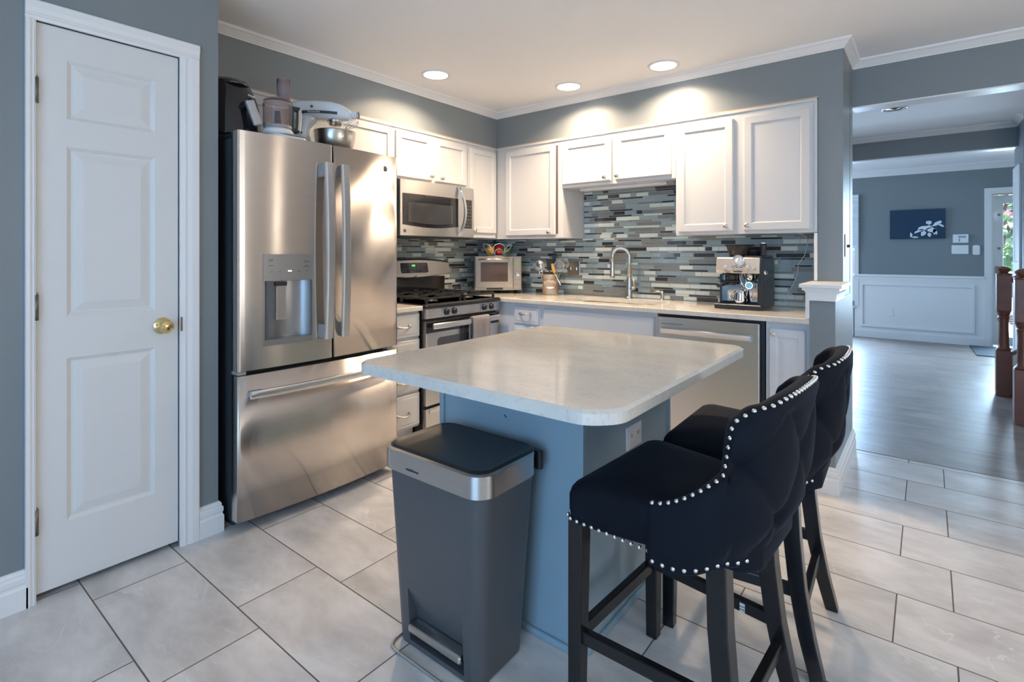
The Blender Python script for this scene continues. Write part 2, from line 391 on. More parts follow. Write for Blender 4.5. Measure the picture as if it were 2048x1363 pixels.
        for q in ((3,2,1,0),(4,5,6,7),(0,1,5,4),(1,2,6,5),(2,3,7,6),(3,0,4,7)): t_.faces.new([vs[i] for i in q])
        if bev: bmesh.ops.bevel(t_, geom=t_.edges[:], offset=bev, segments=2, profile=0.5, affect='EDGES')
        self.merge(t_, mat); t_.free(); return self
    def ball(self, c, r, sx=1, sy=1, sz=1, seg=20, rings=12, mat=0):
        t = bmesh.new(); bmesh.ops.create_uvsphere(t, u_segments=seg, v_segments=rings, radius=r)
        self.merge(t, mat, True, Matrix.Translation(c) @ Matrix.Diagonal((sx, sy, sz, 1))); t.free(); return self
    def text(self, s, size, M, mat=0, ext=0.0006, align='CENTER', bend=None):
        cu = bpy.data.curves.new('t', 'FONT'); cu.body = s; cu.size = size; cu.extrude = ext; cu.align_x = align; cu.align_y = 'CENTER'; cu.resolution_u = 3
        ob = bpy.data.objects.new('t', cu); COL.objects.link(ob)
        me = bpy.data.meshes.new_from_object(ob.evaluated_get(bpy.context.evaluated_depsgraph_get()))
        t = bmesh.new(); t.from_mesh(me)
        if bend:
            for v in t.verts: v.co = bend(v.co)
        self.merge(t, mat, False, M); t.free()
        bpy.data.objects.remove(ob); bpy.data.curves.remove(cu); bpy.data.meshes.remove(me); return self

ORIG = {}
def build(name, mb, mats, parent=None, bevel=0, sub=0, autosmooth=None, origin=None, solid=0):
    bmesh.ops.recalc_face_normals(mb.bm, faces=mb.bm.faces[:])
    if parent is not None: o0 = ORIG.get(parent, Vector((0, 0, 0)))
    else:
        if origin is None:
            cs = [v.co for v in mb.bm.verts]
            lo = [min(c[i] for c in cs) for i in range(3)]; hi = [max(c[i] for c in cs) for i in range(3)]
            origin = ((lo[0]+hi[0])/2, (lo[1]+hi[1])/2, lo[2])
        o0 = Vector(origin)
    me = bpy.data.meshes.new(name)
    for v in mb.bm.verts: v.co -= o0
    mb.bm.to_mesh(me); mb.bm.free()
    for m in (mats if isinstance(mats, (list, tuple)) else [mats]): me.materials.append(m)
    o = bpy.data.objects.new(name, me); COL.objects.link(o)
    if parent is not None: o.parent = parent; ORIG[o] = o0
    else: o.location = o0; ORIG[o] = o0
    if bevel:
        md = o.modifiers.new('bevel', 'BEVEL'); md.width = bevel; md.segments = 2; md.limit_method = 'ANGLE'; md.angle_limit = 0.6
    if solid:
        md = o.modifiers.new('solid', 'SOLIDIFY'); md.thickness = solid; md.offset = 0
    if sub:
        md = o.modifiers.new('sub', 'SUBSURF'); md.levels = sub; md.render_levels = sub
    if autosmooth:
        for p in me.polygons: p.use_smooth = True
        try: me.set_sharp_from_angle(angle=autosmooth)
        except Exception: pass
    return o
def tag(o, label, cat, group=None):
    o['label'] = label; o['category'] = cat
    if group: o['group'] = group
    return o
def thing(name, label, cat, loc, rot=0.0, group=None, world=True):
    e = bpy.data.objects.new(name, None); e.empty_display_size = 0.1; COL.objects.link(e)
    e.location = loc; e.rotation_euler = (0, 0, rot); tag(e, label, cat, group)
    ORIG[e] = Vector(loc) if world else Vector((0, 0, 0))
    return e
def struct(name, mb, mats, parent=None, **k):
    o = build(name, mb, mats, parent, **k)
    if parent is None: o['kind'] = 'structure'
    return o
def rrect(x0, x1, y0, y1, r, n=6):
    pts = []
    for cx, cy, a0 in ((x1-r, y1-r, 0), (x0+r, y1-r, PI/2), (x0+r, y0+r, PI), (x1-r, y0+r, 1.5*PI)):
        for i in range(n+1):
            a = a0 + PI/2*i/n; pts.append((cx+r*math.cos(a), cy+r*math.sin(a)))
    return pts
def cut(o, mb):
    me = bpy.data.meshes.new('c'); bmesh.ops.recalc_face_normals(mb.bm, faces=mb.bm.faces[:]); 
    for v in mb.bm.verts: v.co -= ORIG[o]
    mb.bm.to_mesh(me); mb.bm.free()
    c = bpy.data.objects.new('c', me); COL.objects.link(c); c.location = o.matrix_basis.translation
    par = o.parent
    if par is not None: c.location = par.location; c.rotation_euler = par.rotation_euler
    bpy.context.view_layer.update()
    md = o.modifiers.new('b', 'BOOLEAN'); md.operation = 'DIFFERENCE'; md.object = c; md.solver = 'EXACT'
    dg = bpy.context.evaluated_depsgraph_get(); new = bpy.data.meshes.new_from_object(o.evaluated_get(dg))
    o.modifiers.clear(); old = o.data; o.data = new; new.name = old.name
    bpy.data.objects.remove(c)
def frame_M(org, xdir, ydir):
    x = Vector(xdir).normalized(); y = Vector(ydir).normalized(); z = x.cross(y)
    M = Matrix((x, y, z)).transposed().to_4x4(); M.translation = Vector(org); return M

def sweep(mb, path, prof, mat=0, closed_ends=True):
    # path: xy polyline, profile points (u, z) with u measured to the right of travel
    n = len(path); rings = []
    for i, p in enumerate(path):
        def rn(a, b):
            d = Vector((b[0]-a[0], b[1]-a[1])).normalized(); return Vector((d.y, -d.x))
        if i == 0: m = rn(path[0], path[1])
        elif i == n-1: m = rn(path[-2], path[-1])
        else:
            a, b = rn(path[i-1], p), rn(p, path[i+1]); m = (a+b); m = m / max(0.2, (1 + a.dot(b)))
        rings.append([(p[0]+m.x*u, p[1]+m.y*u, z) for u, z in prof])
    return mb.loft(rings, mat, False, closed_ends, closed_ends)
def pdoor(mb, M, u0, u1, v0, v1, th, panels=(), d=0.008, s=0.012, raised=None, e=0.004, mat=0):
    us = sorted({u0+e, u1-e, *[p[0] for p in panels], *[p[1] for p in panels]})
    vs = sorted({v0+e, v1-e, *[p[2] for p in panels], *[p[3] for p in panels]})
    bm = mb.bm; cache = {}
    def V(u, v, w):
        k = (round(u, 5), round(v, 5), round(w, 5))
        if k not in cache: cache[k] = bm.verts.new(M(u, v, w))
        return cache[k]
    def Q(*q):
        try:
            f = bm.faces.new([V(*p) for p in q]); f.material_index = mat
        except ValueError: pass
    for a, b in zip(us, us[1:]):
        for c, g in zip(vs, vs[1:]):
            mu, mv = (a+b)/2, (c+g)/2
            if any(p[0] < mu < p[1] and p[2] < mv < p[3] for p in panels): continue
            Q((a, c, th), (b, c, th), (b, g, th), (a, g, th))
    def ring(r0, w0, r1, w1):
        (a, b, c, g), (A, B, C, G) = r0, r1
        Q((a, c, w0), (b, c, w0), (B, C, w1), (A, C, w1)); Q((b, c, w0), (b, g, w0), (B, G, w1), (B, C, w1))
        Q((b, g, w0), (a, g, w0), (A, G, w1), (B, G, w1)); Q((a, g, w0), (a, c, w0), (A, C, w1), (A, G, w1))
    for p in panels:
        r = tuple(p); r1 = (p[0]+s, p[1]-s, p[2]+s, p[3]-s)
        ring(r, th, r1, th-d)
        last, w = r1, th-d
        if raised:
            g1, g2, up = raised
            r2 = (last[0]+g1, last[1]-g1, last[2]+g1, last[3]-g1); ring(last, w, r2, w)
            r3 = (r2[0]+g2, r2[1]-g2, r2[2]+g2, r2[3]-g2); ring(r2, w, r3, w+up); last, w = r3, w+up
        a, b, c, g = last; Q((a, c, w), (b, c, w), (b, g, w), (a, g, w))
    o = (u0, u1, v0, v1); i = (u0+e, u1-e, v0+e, v1-e)
    # outer ring must share the grid vertices only at corners; small sides are separate strips
    ring(o, th-e, i, th); ring(o, 0.0, o, th-e)
    Q((u0, v0, 0), (u1, v0, 0), (u1, v1, 0), (u0, v1, 0))
    return mb
FX = lambda x0: (lambda u, v, w: (x0+w, u, v))          # faces +X, u = Y
FY = lambda y0: (lambda u, v, w: (u, y0-w, v))          # faces -Y, u = X

# ------------------------------------------------------------------ the setting
ZC = 2.43
struct('floor', MB().box(-0.1, 6.3, -6.7, 0.15, -0.08, 0), TILE, origin=(0, 0, 0))
struct('floor_hall', MB().box(-0.1, 6.3, 0.15, 5.66, -0.08, 0.002), WOODF, origin=(0, 0, 0))
mb = MB().box(-0.1, 6.3, -6.7, 5.66, ZC, ZC+0.1); struct('ceiling', mb, CEIL)
struct('wall_left', MB().box(-0.12, 0, -2.88, 0.13, 0, ZC), WALL)
struct('wall_back', MB().box(-0.12, 2.857, 0, 0.13, 0, ZC), WALL)
PX = 0.76
mb = MB(); mb.box(PX-0.12, PX, -6.7, -3.372, 0, ZC); mb.box(PX-0.12, PX, -2.914, -2.762, 0, ZC); mb.box(PX-0.12, PX, -3.372, -2.914, 2.056, ZC)
mb.box(0, PX-0.12, -2.88, -2.762, 0, ZC)
struct('wall_pantry', mb, WALL)
struct('wall_pantry_inside', MB().box(PX-0.16, PX-0.122, -3.45, -2.89, 0, 2.2), INSIDE)
struct('wall_soffit_left', MB().box(0.0, 0.32, -2.762, 0, 2.13, ZC), WALL)
struct('wall_soffit_back', MB().box(0.32, 2.732, -0.32, 0, 2.13, ZC), WALL)
struct('wall_wing', MB().box(2.732, 2.855, -0.32, 0, 0.9, ZC), WALL)
struct('wall_half', MB().box(2.742, 2.857, -0.65, 0.0, 0, 0.99), WALL)
mb = MB().box(2.697, 2.890, -0.690, -0.31, 1.052, 1.072, 0.003)
mb.prism([(2.738,.985),(2.860,.985),(2.862,1.0),(2.864,1.02),(2.870,1.035),(2.878,1.052),(2.709,1.052),(2.717,1.035),(2.729,1.02),(2.735,1.0)], 'y', -0.662, -0.32)
mb.box(2.709, 2.878, -0.675, -0.32, 1.038, 1.052); mb.box(2.735, 2.862, -0.66, -0.32, 0.985, 1.0)
struct('trim_1', mb, TRIM)                                    # moulded cap of the half wall
struct('wall_header', MB().box(2.857, 6.3, 0.13, 0.26, 2.146, ZC), WALL)
struct('trim_2', MB().box(2.857, 6.3, 0.128, 0.262, 2.138, 2.146), TRIM)
struct('wall_beam', MB().box(-0.1, 6.3, 2.81, 2.93, 2.205, ZC), WALL)
struct('trim_3', MB().box(-0.1, 6.3, 2.806, 2.934, 2.195, 2.205), TRIM)
mb = MB(); mb.box(3.87, 3.99, 2.45, 3.05, 0, ZC); mb.box(3.99, 6.3, 2.93, 3.05, 0, ZC)
struct('wall_hall', mb, WALL)
# far wall with the storm-door opening and the window opening
YF = 5.52
mb = MB(); mb.box(-0.1, 1.25, YF, YF+0.13, 0, ZC); mb.box(2.375, 3.875, YF, YF+0.13, 0, ZC); mb.box(4.80, 6.3, YF, YF+0.13, 0, ZC)
mb.box(3.875, 4.80, YF, YF+0.13, 2.0, ZC); mb.box(1.25, 2.375, YF, YF+0.13, 2.05, ZC); mb.box(1.25, 2.375, YF, YF+0.13, 0, 0.52)
struct('wall_far', mb, WALL)
# right and rear walls (behind the camera), with window and patio door openings
mb = MB(); mb.box(6.2, 6.3, -6.7, -3.4, 0, ZC); mb.box(6.2, 6.3, -1.6, YF+.13, 0, ZC); mb.box(6.2, 6.3, -3.4, -1.6, 0, 0.7); mb.box(6.2, 6.3, -3.4, -1.6, 2.2, ZC)
struct('wall_right', mb, pm('beige_bounce_paint', (.62, .55, .47), .6))  # unseen wall; pale beige put in to brighten what the refrigerator reflects
mb = MB(); mb.box(0.76, 2.35, -6.7, -6.6, 0, ZC); mb.box(4.65, 6.3, -6.7, -6.6, 0, ZC); mb.box(2.35, 4.65, -6.7, -6.6, 2.3, ZC); mb.box(2.35, 4.65, -6.7, -6.6, 0, 0.2)
struct('wall_rear', mb, WALL)
struct('wall_far_left', MB().box(-0.2, -0.1, 0.13, 3.2, 0, ZC).box(-0.2, -0.1, 5.0, YF+.13, 0, ZC).box(-0.2, -0.1, 3.2, 5.0, 0, .7).box(-0.2, -0.1, 3.2, 5.0, 2.2, ZC), WALL)
# crown mouldings
CR = [(0, ZC-.05), (.006, ZC-.05), (.009, ZC-.043), (.013, ZC-.040), (.018, ZC-.034), (.030, ZC-.022), (.036, ZC-.016), (.041, ZC-.014), (.046, ZC-.008), (.048, ZC), (0, ZC)]
struct('trim_4', sweep(MB(), [(PX, -6.6), (PX, -2.762), (.32, -2.762), (.32, -.32), (2.855, -.32), (2.855, .13), (6.2, .13)], CR), TRIM)
struct('trim_5', sweep(MB(), [(-0.1, 2.81), (3.87, 2.81), (3.87, 2.45)], CR), TRIM)
CR2 = [(u*1.6, ZC-(ZC-z)*1.75) for u, z in CR]
struct('trim_6', sweep(MB(), [(-0.1, YF), (6.2, YF)], CR2), TRIM)
# baseboards
BB = [(0, 0), (.018, 0), (.018, .072), (.014, .078), (.013, .085), (.016, .092), (.016, .108), (.010, .116), (.011, .122), (.006, .132), (0, .134)]
struct('baseboard_pantry', sweep(MB(), [(PX, -6.6), (PX, -3.392)], BB), TRIM)
struct('baseboard_fridge', sweep(MB(), [(PX, -2.843), (PX, -2.762), (PX-.1, -2.762)], BB), TRIM)
struct('baseboard_half_wall', sweep(MB(), [(2.742, -.65), (2.857, -.65), (2.857, .13)], BB), TRIM)
struct('baseboard_hall', sweep(MB(), [(3.87, 3.05), (3.87, 2.45)], BB), TRIM)
# wainscot of the far wall
mb = MB(); mb.box(2.375, 3.815, YF-.008, YF, 0, .90); mb.box(2.36, 3.815, YF-.03, YF, .89, .925, .006); mb.box(2.375, 3.815, YF-.018, YF, .85, .89)
mb.box(2.375, 3.815, YF-.02, YF, .0, .10)
def rectmould(mb, x0, x1, z0, z1, wd, y, dep):
    for a, b, c, d in ((x0, x1, z0, z0+wd), (x0, x1, z1-wd, z1), (x0, x0+wd, z0+wd, z1-wd), (x1-wd, x1, z0+wd, z1-wd)): mb.box(a, b, y-dep, y, c, d, .004)
rectmould(mb, 2.445, 3.72, .155, .80, .035, YF-.008, .014)
struct('wall_wainscot', mb, TRIM)
mb = MB(); mb.box(2.0, 2.36, YF-.008, YF, 0, .42); mb.box(1.0, 2.375, YF-.035, YF, .42, .45, .005); struct('trim_7', mb, TRIM)
# window at the far left, with frame, pane and cellular blind
mb = MB(); mb.box(1.25, 1.31, YF+.03, YF+.09, .52, 2.05); mb.box(2.33, 2.375, YF+.03, YF+.09, .52, 2.05); mb.box(1.31, 2.33, YF+.03, YF+.09, 1.99, 2.05); mb.box(1.31, 2.33, YF+.03, YF+.09, .52, .57); mb.box(1.31, 2.33, YF+.04, YF+.08, 1.26, 1.30)
mb.box(2.375, 2.425, YF-.016, YF, .45, 2.10); mb.box(1.2, 1.25, YF-.016, YF, .45, 2.10); mb.box(1.25, 2.375, YF-.016, YF, 2.05, 2.10)
win = struct('window_1', mb, TRIM)
build('window_pane', MB().box(1.31, 2.33, YF+.055, YF+.06, .57, 1.99), GLASS, win)
mb = MB(); pts = []
for i in range(40): pts += [(YF-.028 - (.014 if i % 2 else 0), 2.06-.0187*i)]
prof = pts + [(y+.012, z) for y, z in pts[::-1]]
mb.prism(prof, 'x', 1.22, 2.425); mb.box(1.22, 2.425, YF-.045, YF-.018, 2.05, 2.085); mb.box(1.22, 2.425, YF-.046, YF-.02, 1.305, 1.328)
tag(build('cellular_blind', mb, pm('blind_fabric', (.70, .76, .82), .8)), 'pale cellular blind lowered over the upper half of the far window', 'blind')
# storm door on the far wall: casing, frame, pane, lever
mb = MB(); mb.box(3.813, 3.882, YF-.02, YF, 0, 2.085); mb.box(4.795, 4.86, YF-.02, YF, 0, 2.085); mb.box(3.882, 4.795, YF-.02, YF, 2.005, 2.085)
mb.box(3.875, 3.90, YF, YF+.13, 0, 2.0); mb.box(4.775, 4.80, YF, YF+.13, 0, 2.0)
struct('trim_8', mb, TRIM)
mb = MB(); mb.box(3.90, 4.00, YF+.05, YF+.09, .03, 1.985, .004); mb.box(4.67, 4.775, YF+.05, YF+.09, .03, 1.985, .004); mb.box(4.0, 4.67, YF+.05, YF+.09, 1.88, 1.985); mb.box(4.0, 4.67, YF+.05, YF+.09, .03, .14)
sd = struct('door_2', mb, TRIM)
build('door_glass', MB().box(4.0, 4.67, YF+.066, YF+.072, .14, 1.88), GLASS, sd)
build('door_handle', MB().box(3.925, 3.955, YF+.035, YF+.05, .86, 1.06, .004).beam((3.94, YF+.03, 1.0), (4.05, YF+.02, .99), .018, .018, (0, 0, 1), bev=.004), HINGE, sd)
for z in (1.72, 1.28, .35): build('frame_clip', MB().box(3.945, 3.975, YF+.044, YF+.05, z, z+.03, .002), HINGE, sd)
# narrow pantry door
def RP(u0, u1, v0, v1): return (u0, u1, v0, v1)
mb = pdoor(MB(), FX(PX-.045), -3.369, -2.917, .022, 2.052, .040, [(-3.283, -3.003, 1.722, 1.938), (-3.283, -3.003, 1.000, 1.622), (-3.283, -3.003, .252, .848)], .009, .013, (.006, .030, .007), .003)
door = struct('door_1', mb, DOORW)
mb = MB()
CA = [(0, 0), (.010, 0), (.012, .012), (.016, .016), (.016, .022), (.013, .026), (.018, .045), (.018, .070), (.014, .074), (0, .074)]
def casing(mb, y_in, sgn, wd, z1):
    prof = [(PX+u, y_in + sgn*v*wd/.074) for u, v in CA]; mb.prism(prof, 'z', 0, z1)
casing(mb, -2.9165, 1, .074, 2.055); casing(mb, -3.3695, -1, .029, 2.055)
mb.prism([(PX+u, 2.0535+v*.93) for u, v in CA], 'y', -3.3985, -2.8425)
mb.prism([(PX, -3.372), (PX-.1, -3.372), (PX-.1, -3.370), (PX, -3.370)], 'z', 0, 2.05)
struct('trim_9', mb, TRIM)
mb = MB().lathe((0, 0, 0), [(.0, .0), (.031, .0), (.033, .004), (.028, .009), (.012, .014), (.011, .026), (.019, .032), (.0265, .042), (.0275, .050), (.022, .060), (.010, .0655), (.0, .066)], 28, axis='x')
for v in mb.bm.verts: v.co += Vector((PX-.005, -2.978, .934))
k = build('door_knob', mb, BRASS, door, autosmooth=.6); k['label'] = 'round brass knob'
for z in (1.807, 1.040, .282):
    build('door_hinge', MB().cyl((PX+.004, -3.3695, z-.045), (PX+.004, -3.3695, z+.045), .008, seg=12).box(PX-.004, PX+.002, -3.378, -3.362, z-.043, z+.043)
          .ball((PX+.004, -3.3695, z+.049), .006, seg=8, rings=6), HINGE, door)
build('latch_plate', MB().box(PX-.003, PX+.012, -2.915, -2.907, .905, .965, .002), HINGE, door)
# can lights in the ceiling
def can(x, y, lit, label, group, k=1.0):
    t = thing('ceiling_light', label, 'ceiling light', (x, y, ZC), 0, group)
    if lit:
        build('trim_ring', MB().lathe((x, y, 0), [(.082, ZC-.001), (.098, ZC-.001), (.098, ZC-.006), (.092, ZC-.010), (.080, ZC-.006)], 40, caps=False), TRIM, t)
        build('lens', MB().lathe((x, y, 0), [(.0, ZC-.0045), (.080, ZC-.005), (.083, ZC-.003), (.083, ZC-.001), (0, ZC-.001)], 40, caps=False), LENS, t)
        l = bpy.data.lights.new('lamp', 'AREA'); l.shape = 'DISK'; l.size = .15; l.energy = CAN_POWER*k; l.color = CAN_COLOR; l.spread = math.radians(140)
        lo = bpy.data.objects.new('lamp', l); lo.parent = t; lo.location = (0, 0, -.014); COL.objects.link(lo)
    else:
        build('trim_ring', MB().lathe((x, y, 0), [(.062, ZC-.001), (.088, ZC-.001), (.088, ZC-.006), (.080, ZC-.008), (.064, ZC-.004)], 32, caps=False), NICK, t)
        build('bulb', MB().lathe((x, y, 0), [(.0, ZC-.010), (.022, ZC-.009), (.026, ZC-.003), (.060, ZC-.002), (.063, ZC-.001), (0, ZC-.001)], 32, caps=False), pm('bronze_reflector', (.22, .16, .12), .35, .8), t)
can(.640, -1.335, True, 'lit round ceiling light over the stove side, nearest the refrigerator wall', 'lit recessed lights')
can(1.205, -.570, True, 'lit round ceiling light above the sink counter, middle of the three lit ones', 'lit recessed lights')
can(1.905, -.553, True, 'lit round ceiling light above the right upper cabinets and coffee machine', 'lit recessed lights')
t = thing('fill_globe', 'added glowing fill globe hung out of view in the corner beyond the stools', 'fill light', (5.05, -1.10, 1.70))  # added out of view to streak the refrigerator door and fill the room
build('canopy', MB().lathe((5.05, -1.10, 0), [(0, ZC-.025), (.05, ZC-.02), (.06, ZC-.001), (0, ZC-.001)], 24), NICK, t)
build('cord', MB().cyl((5.05, -1.10, 1.83), (5.05, -1.10, ZC-.02), .004, seg=8), BLKPL, t)
build('globe', MB().ball((5.05, -1.10, 1.76), .065), glow('fill_globe_glow', (1.0, .86, .70), 40.0), t)
can(4.70, -3.70, True, 'added fill ceiling light, out of view beside the side window', 'lit recessed lights', .2)  # unseen extra can, added to lift the ambient light
can(3.01, 1.60, False, 'unlit recessed ceiling light with a bronze reflector in the hall ceiling', 'hall lights')

# ------------------------------------------------------------------ wall cabinets
def knob(parent, P, ax, r=.015):
    # P: point on the door face, ax 'x' (faces +X) or 'y' (faces -Y)
    prof = [(.0, 0), (.008, .0), (.006, .004), (.005, .012), (.011, .015), (r, .020), (r, .025), (.010, .029), (0, .030)]
    m = MB().lathe((0, 0, 0), prof if ax == 'x' else [(a, -b) for a, b in prof], 20, axis=ax)
    for v in m.bm.verts: v.co += Vector(P)
    build('knob', m, NICK, parent, autosmooth=.7)
def pull(parent, P, ax, wd=.096):
    # arched bar pull with round ends
    x, y, z = P; pts = []
    for i in range(13):
        t = i/12; u = (t-.5)*wd; out = .004 + .026*math.sin(PI*t)**.6
        pts.append((x+out, y+u, z-.006*math.sin(PI*t)) if ax == 'x' else (x+u, y-out, z-.006*math.sin(PI*t)))
    m = MB().tube(pts, [.0055+.002*abs(i-6)/6 for i in range(13)], 10)
    for e in (pts[0], pts[-1]):
        d = Vector((1, 0, 0)) if ax == 'x' else Vector((0, -1, 0)); p = Vector(e) - d*.004
        m.cyl(p, p+d*.006, .011, .009, 16)
        m.ball(Vector(e)+d*.004, .009, seg=12, rings=8)
    build('drawer_pull', m, NICK, parent)
ZT, ZB, ZM = 2.128, 1.352, 1.737
def cab_door(parent, ax, face, u0, u1, v0, v1, kn=None, mat=None, fr=.045, side=None, name='door', shak=True):
    M = FX(face) if ax == 'x' else FY(face)
    m = pdoor(MB(), M, u0, u1, v0, v1, .019, [(u0+fr, u1-fr, v0+fr, v1-fr)] if shak else [], .009, .007, None, .005)
    d = build(name, m, mat or CABW, parent)
    if kn:
        q = (face+.019, kn[0], kn[1]) if ax == 'x' else (kn[0], face-.019, kn[1])
        knob(d, q, ax)
    return d
def face_trim(m, ax, face, u0, u1):
    # small moulding and the tan paint line along the top of the cabinets
    if ax == 'x': m.box(face-.004, face+.010, u0, u1, 2.108, 2.124, .004)
    else: m.box(u0, u1, face-.010, face+.004, 2.108, 2.124, .004)
F = .325
t = thing('wall_cabinet', 'white wall cabinet over the refrigerator, behind the stand mixer', 'cabinet', (.16, -2.10, 1.80))
m = MB().box(.004, F, -2.757, -1.445, 1.80, ZT-.004); face_trim(m, 'x', F, -2.757, -1.445); build('body', m, CABW, t)
cab_door(t, 'x', F, -2.08, -1.455, 1.82, 2.095); cab_door(t, 'x', F, -2.74, -2.115, 1.82, 2.095)
t = thing('wall_cabinet', 'white two-door wall cabinet directly above the microwave', 'cabinet', (.16, -1.07, ZM))
m = MB().box(.004, F, -1.443, -.690, ZM+.015, ZT-.004); face_trim(m, 'x', F, -1.443, -.690); build('body', m, CABW, t)
cab_door(t, 'x', F, -1.425, -1.090, 1.768, 2.088, (-1.108, 1.800)); cab_door(t, 'x', F, -1.054, -.718, 1.768, 2.088, (-1.000, 1.797))
t = thing('wall_cabinet', 'narrow tall white wall cabinet between the microwave and the corner', 'cabinet', (.16, -.51, ZB))
m = MB().box(.004, F, -.688, -.342, ZB+.008, ZT-.004); face_trim(m, 'x', F, -.688, -.342); build('body', m, CABW, t)
cab_door(t, 'x', F, -.672, -.350, 1.398, 2.088, (-.640, 1.416))
t = thing('wall_cabinet', 'tall white corner wall cabinet whose single door hangs slightly open', 'cabinet', (.5, -.16, ZB))
m = MB().box(.004, .998, -F, -.004, ZB, ZT-.004); face_trim(m, 'y', -F, .33, .998); build('body', m, CABW, t)
build('gap_shade', MB().box(.935, .953, -F-.0015, -F, 1.385, 2.08), INSIDE, t)  # dark strip on the solid front, painted shade of the door opening
d = cab_door(t, 'y', -F-.004, .440, .935, 1.377, 2.083, (.888, 1.398))
t = thing('wall_cabinet', 'short white two-door wall cabinet above the kitchen faucet', 'cabinet', (1.45, -.16, ZM))
m = MB().box(1.000, 1.898, -F, -.004, ZM, ZT-.004); face_trim(m, 'y', -F, 1.0, 1.898); m.box(1.02, 1.88, -.30, -.02, ZM-.004, ZM); build('body', m, CABW, t)
cab_door(t, 'y', -F, 1.004, 1.417, 1.762, 2.083, (1.375, 1.789)); cab_door(t, 'y', -F, 1.454, 1.872, 1.762, 2.083, (1.477, 1.789))
t = thing('wall_cabinet', 'white double-door wall cabinet above the coffee machine, beside the wall end', 'cabinet', (2.31, -.16, ZB))
m = MB().box(1.900, 2.712, -F, -.004, ZB, ZT-.004); face_trim(m, 'y', -F, 1.9, 2.73); m.box(2.712, 2.730, -F-.004, -.004, ZB+.0, ZT-.004, .003); build('body', m, CABW, t)
cab_door(t, 'y', -F, 1.916, 2.271, 1.372, 2.075, (2.232, 1.402)); cab_door(t, 'y', -F, 2.333, 2.697, 1.372, 2.075, (2.358, 1.402))
# tan line where the wall paint stops
m = MB().box(.318, .3235, -2.757, -.3235, 2.126, 2.134); m.box(.318, 2.735, -.3235, -.318, 2.126, 2.134)
struct('trim_10', m, TAN)
# under-cabinet light bar below the short sink cabinet
t = thing('under_cabinet_light', 'slim pale light bar fixed beneath the short cabinet over the sink', 'under-cabinet light', (1.5, -.2, ZM-.03))
build('housing', MB().box(1.10, 1.80, -.24, -.17, ZM-.022, ZM-.004, .004), WHPL, t); build('cap', MB().box(1.80, 1.86, -.25, -.16, ZM-.026, ZM-.004, .004), GREYPL, t)

# ------------------------------------------------------------------ mosaic backsplash
def mosaic(m, put, u0, u1, z0, z1, seed, hole=lambda u, z: False):
    rnd = random.Random(seed); z = z0; thin = False
    while z < z1 - .004:
        h = .0152 if thin else .0298; h = min(h, z1 - z)
        u = u0 - rnd.random()*.1
        last = -1
        while u < u1:
            L = rnd.choice([.048, .098, .098, .098, .148, .196]) if not thin else rnd.choice([.098, .098, .148, .196])
            a, b = max(u0, u+.0010), min(u1, u+L-.0010)
            if b - a > .004 and not hole((a+b)/2, z+h/2):
                k = rnd.choices([0, 1, 2, 3, 4], [5, 3.4, 3, 2.6, 1.2] if not thin else [.7, 1.6, 3, 3.4, 1.6])[0]
                if k == last and k == 3: k = 1
                last = k
                put(m, a, b, z+.0009, z+h-.0009, k)
            u += L
        z += h; thin = not thin
m = MB()
def put_y(m, a, b, c, d, k):
    y = -.009; v = [(a, -.004, c), (b, -.004, c), (b, -.004, d), (a, -.004, d), (a+.0012, y, c+.0012), (b-.0012, y, c+.0012), (b-.0012, y, d-.0012), (a+.0012, y, d-.0012)]
    m._add(v, [(4, 5, 6, 7), (0, 1, 5, 4), (1, 2, 6, 5), (2, 3, 7, 6), (3, 0, 4, 7)], k)
def put_x(m, a, b, c, d, k):
    x = .009; v = [(.004, a, c), (.004, b, c), (.004, b, d), (.004, a, d), (x, a+.0012, c+.0012), (x, b-.0012, c+.0012), (x, b-.0012, d-.0012), (x, a+.0012, d-.0012)]
    m._add(v, [(7, 6, 5, 4), (4, 5, 1, 0), (5, 6, 2, 1), (6, 7, 3, 2), (7, 4, 0, 3)], k)
mosaic(m, put_y, .010, 2.712, .888, 1.351, 11); mosaic(m, put_y, 1.0, 1.899, 1.353, 1.732, 12)
m.box(.0, 2.712, -.006, -.001, .888, 1.351, mat=5); m.box(1.0, 1.899, -.006, -.001, 1.351, 1.732, mat=5)
tag(build('tile_backsplash', m, MOS), 'mosaic backsplash of grey, white and charcoal glass strips behind the sink', 'backsplash')
m = MB(); mosaic(m, put_x, -1.845, -.010, .888, 1.351, 5); m.box(.001, .006, -1.845, -.010, .888, 1.351, mat=5)
tag(build('tile_backsplash', m, MOS), 'mosaic glass strip backsplash behind the gas range', 'backsplash')
m = MB(); m.box(2.714, 2.731, -.335, -.004, 1.075, 1.349, .002); m.box(2.722, 2.741, -.655, -.004, .888, 1.03, .002)
struct('trim_11', m, EDGEW)

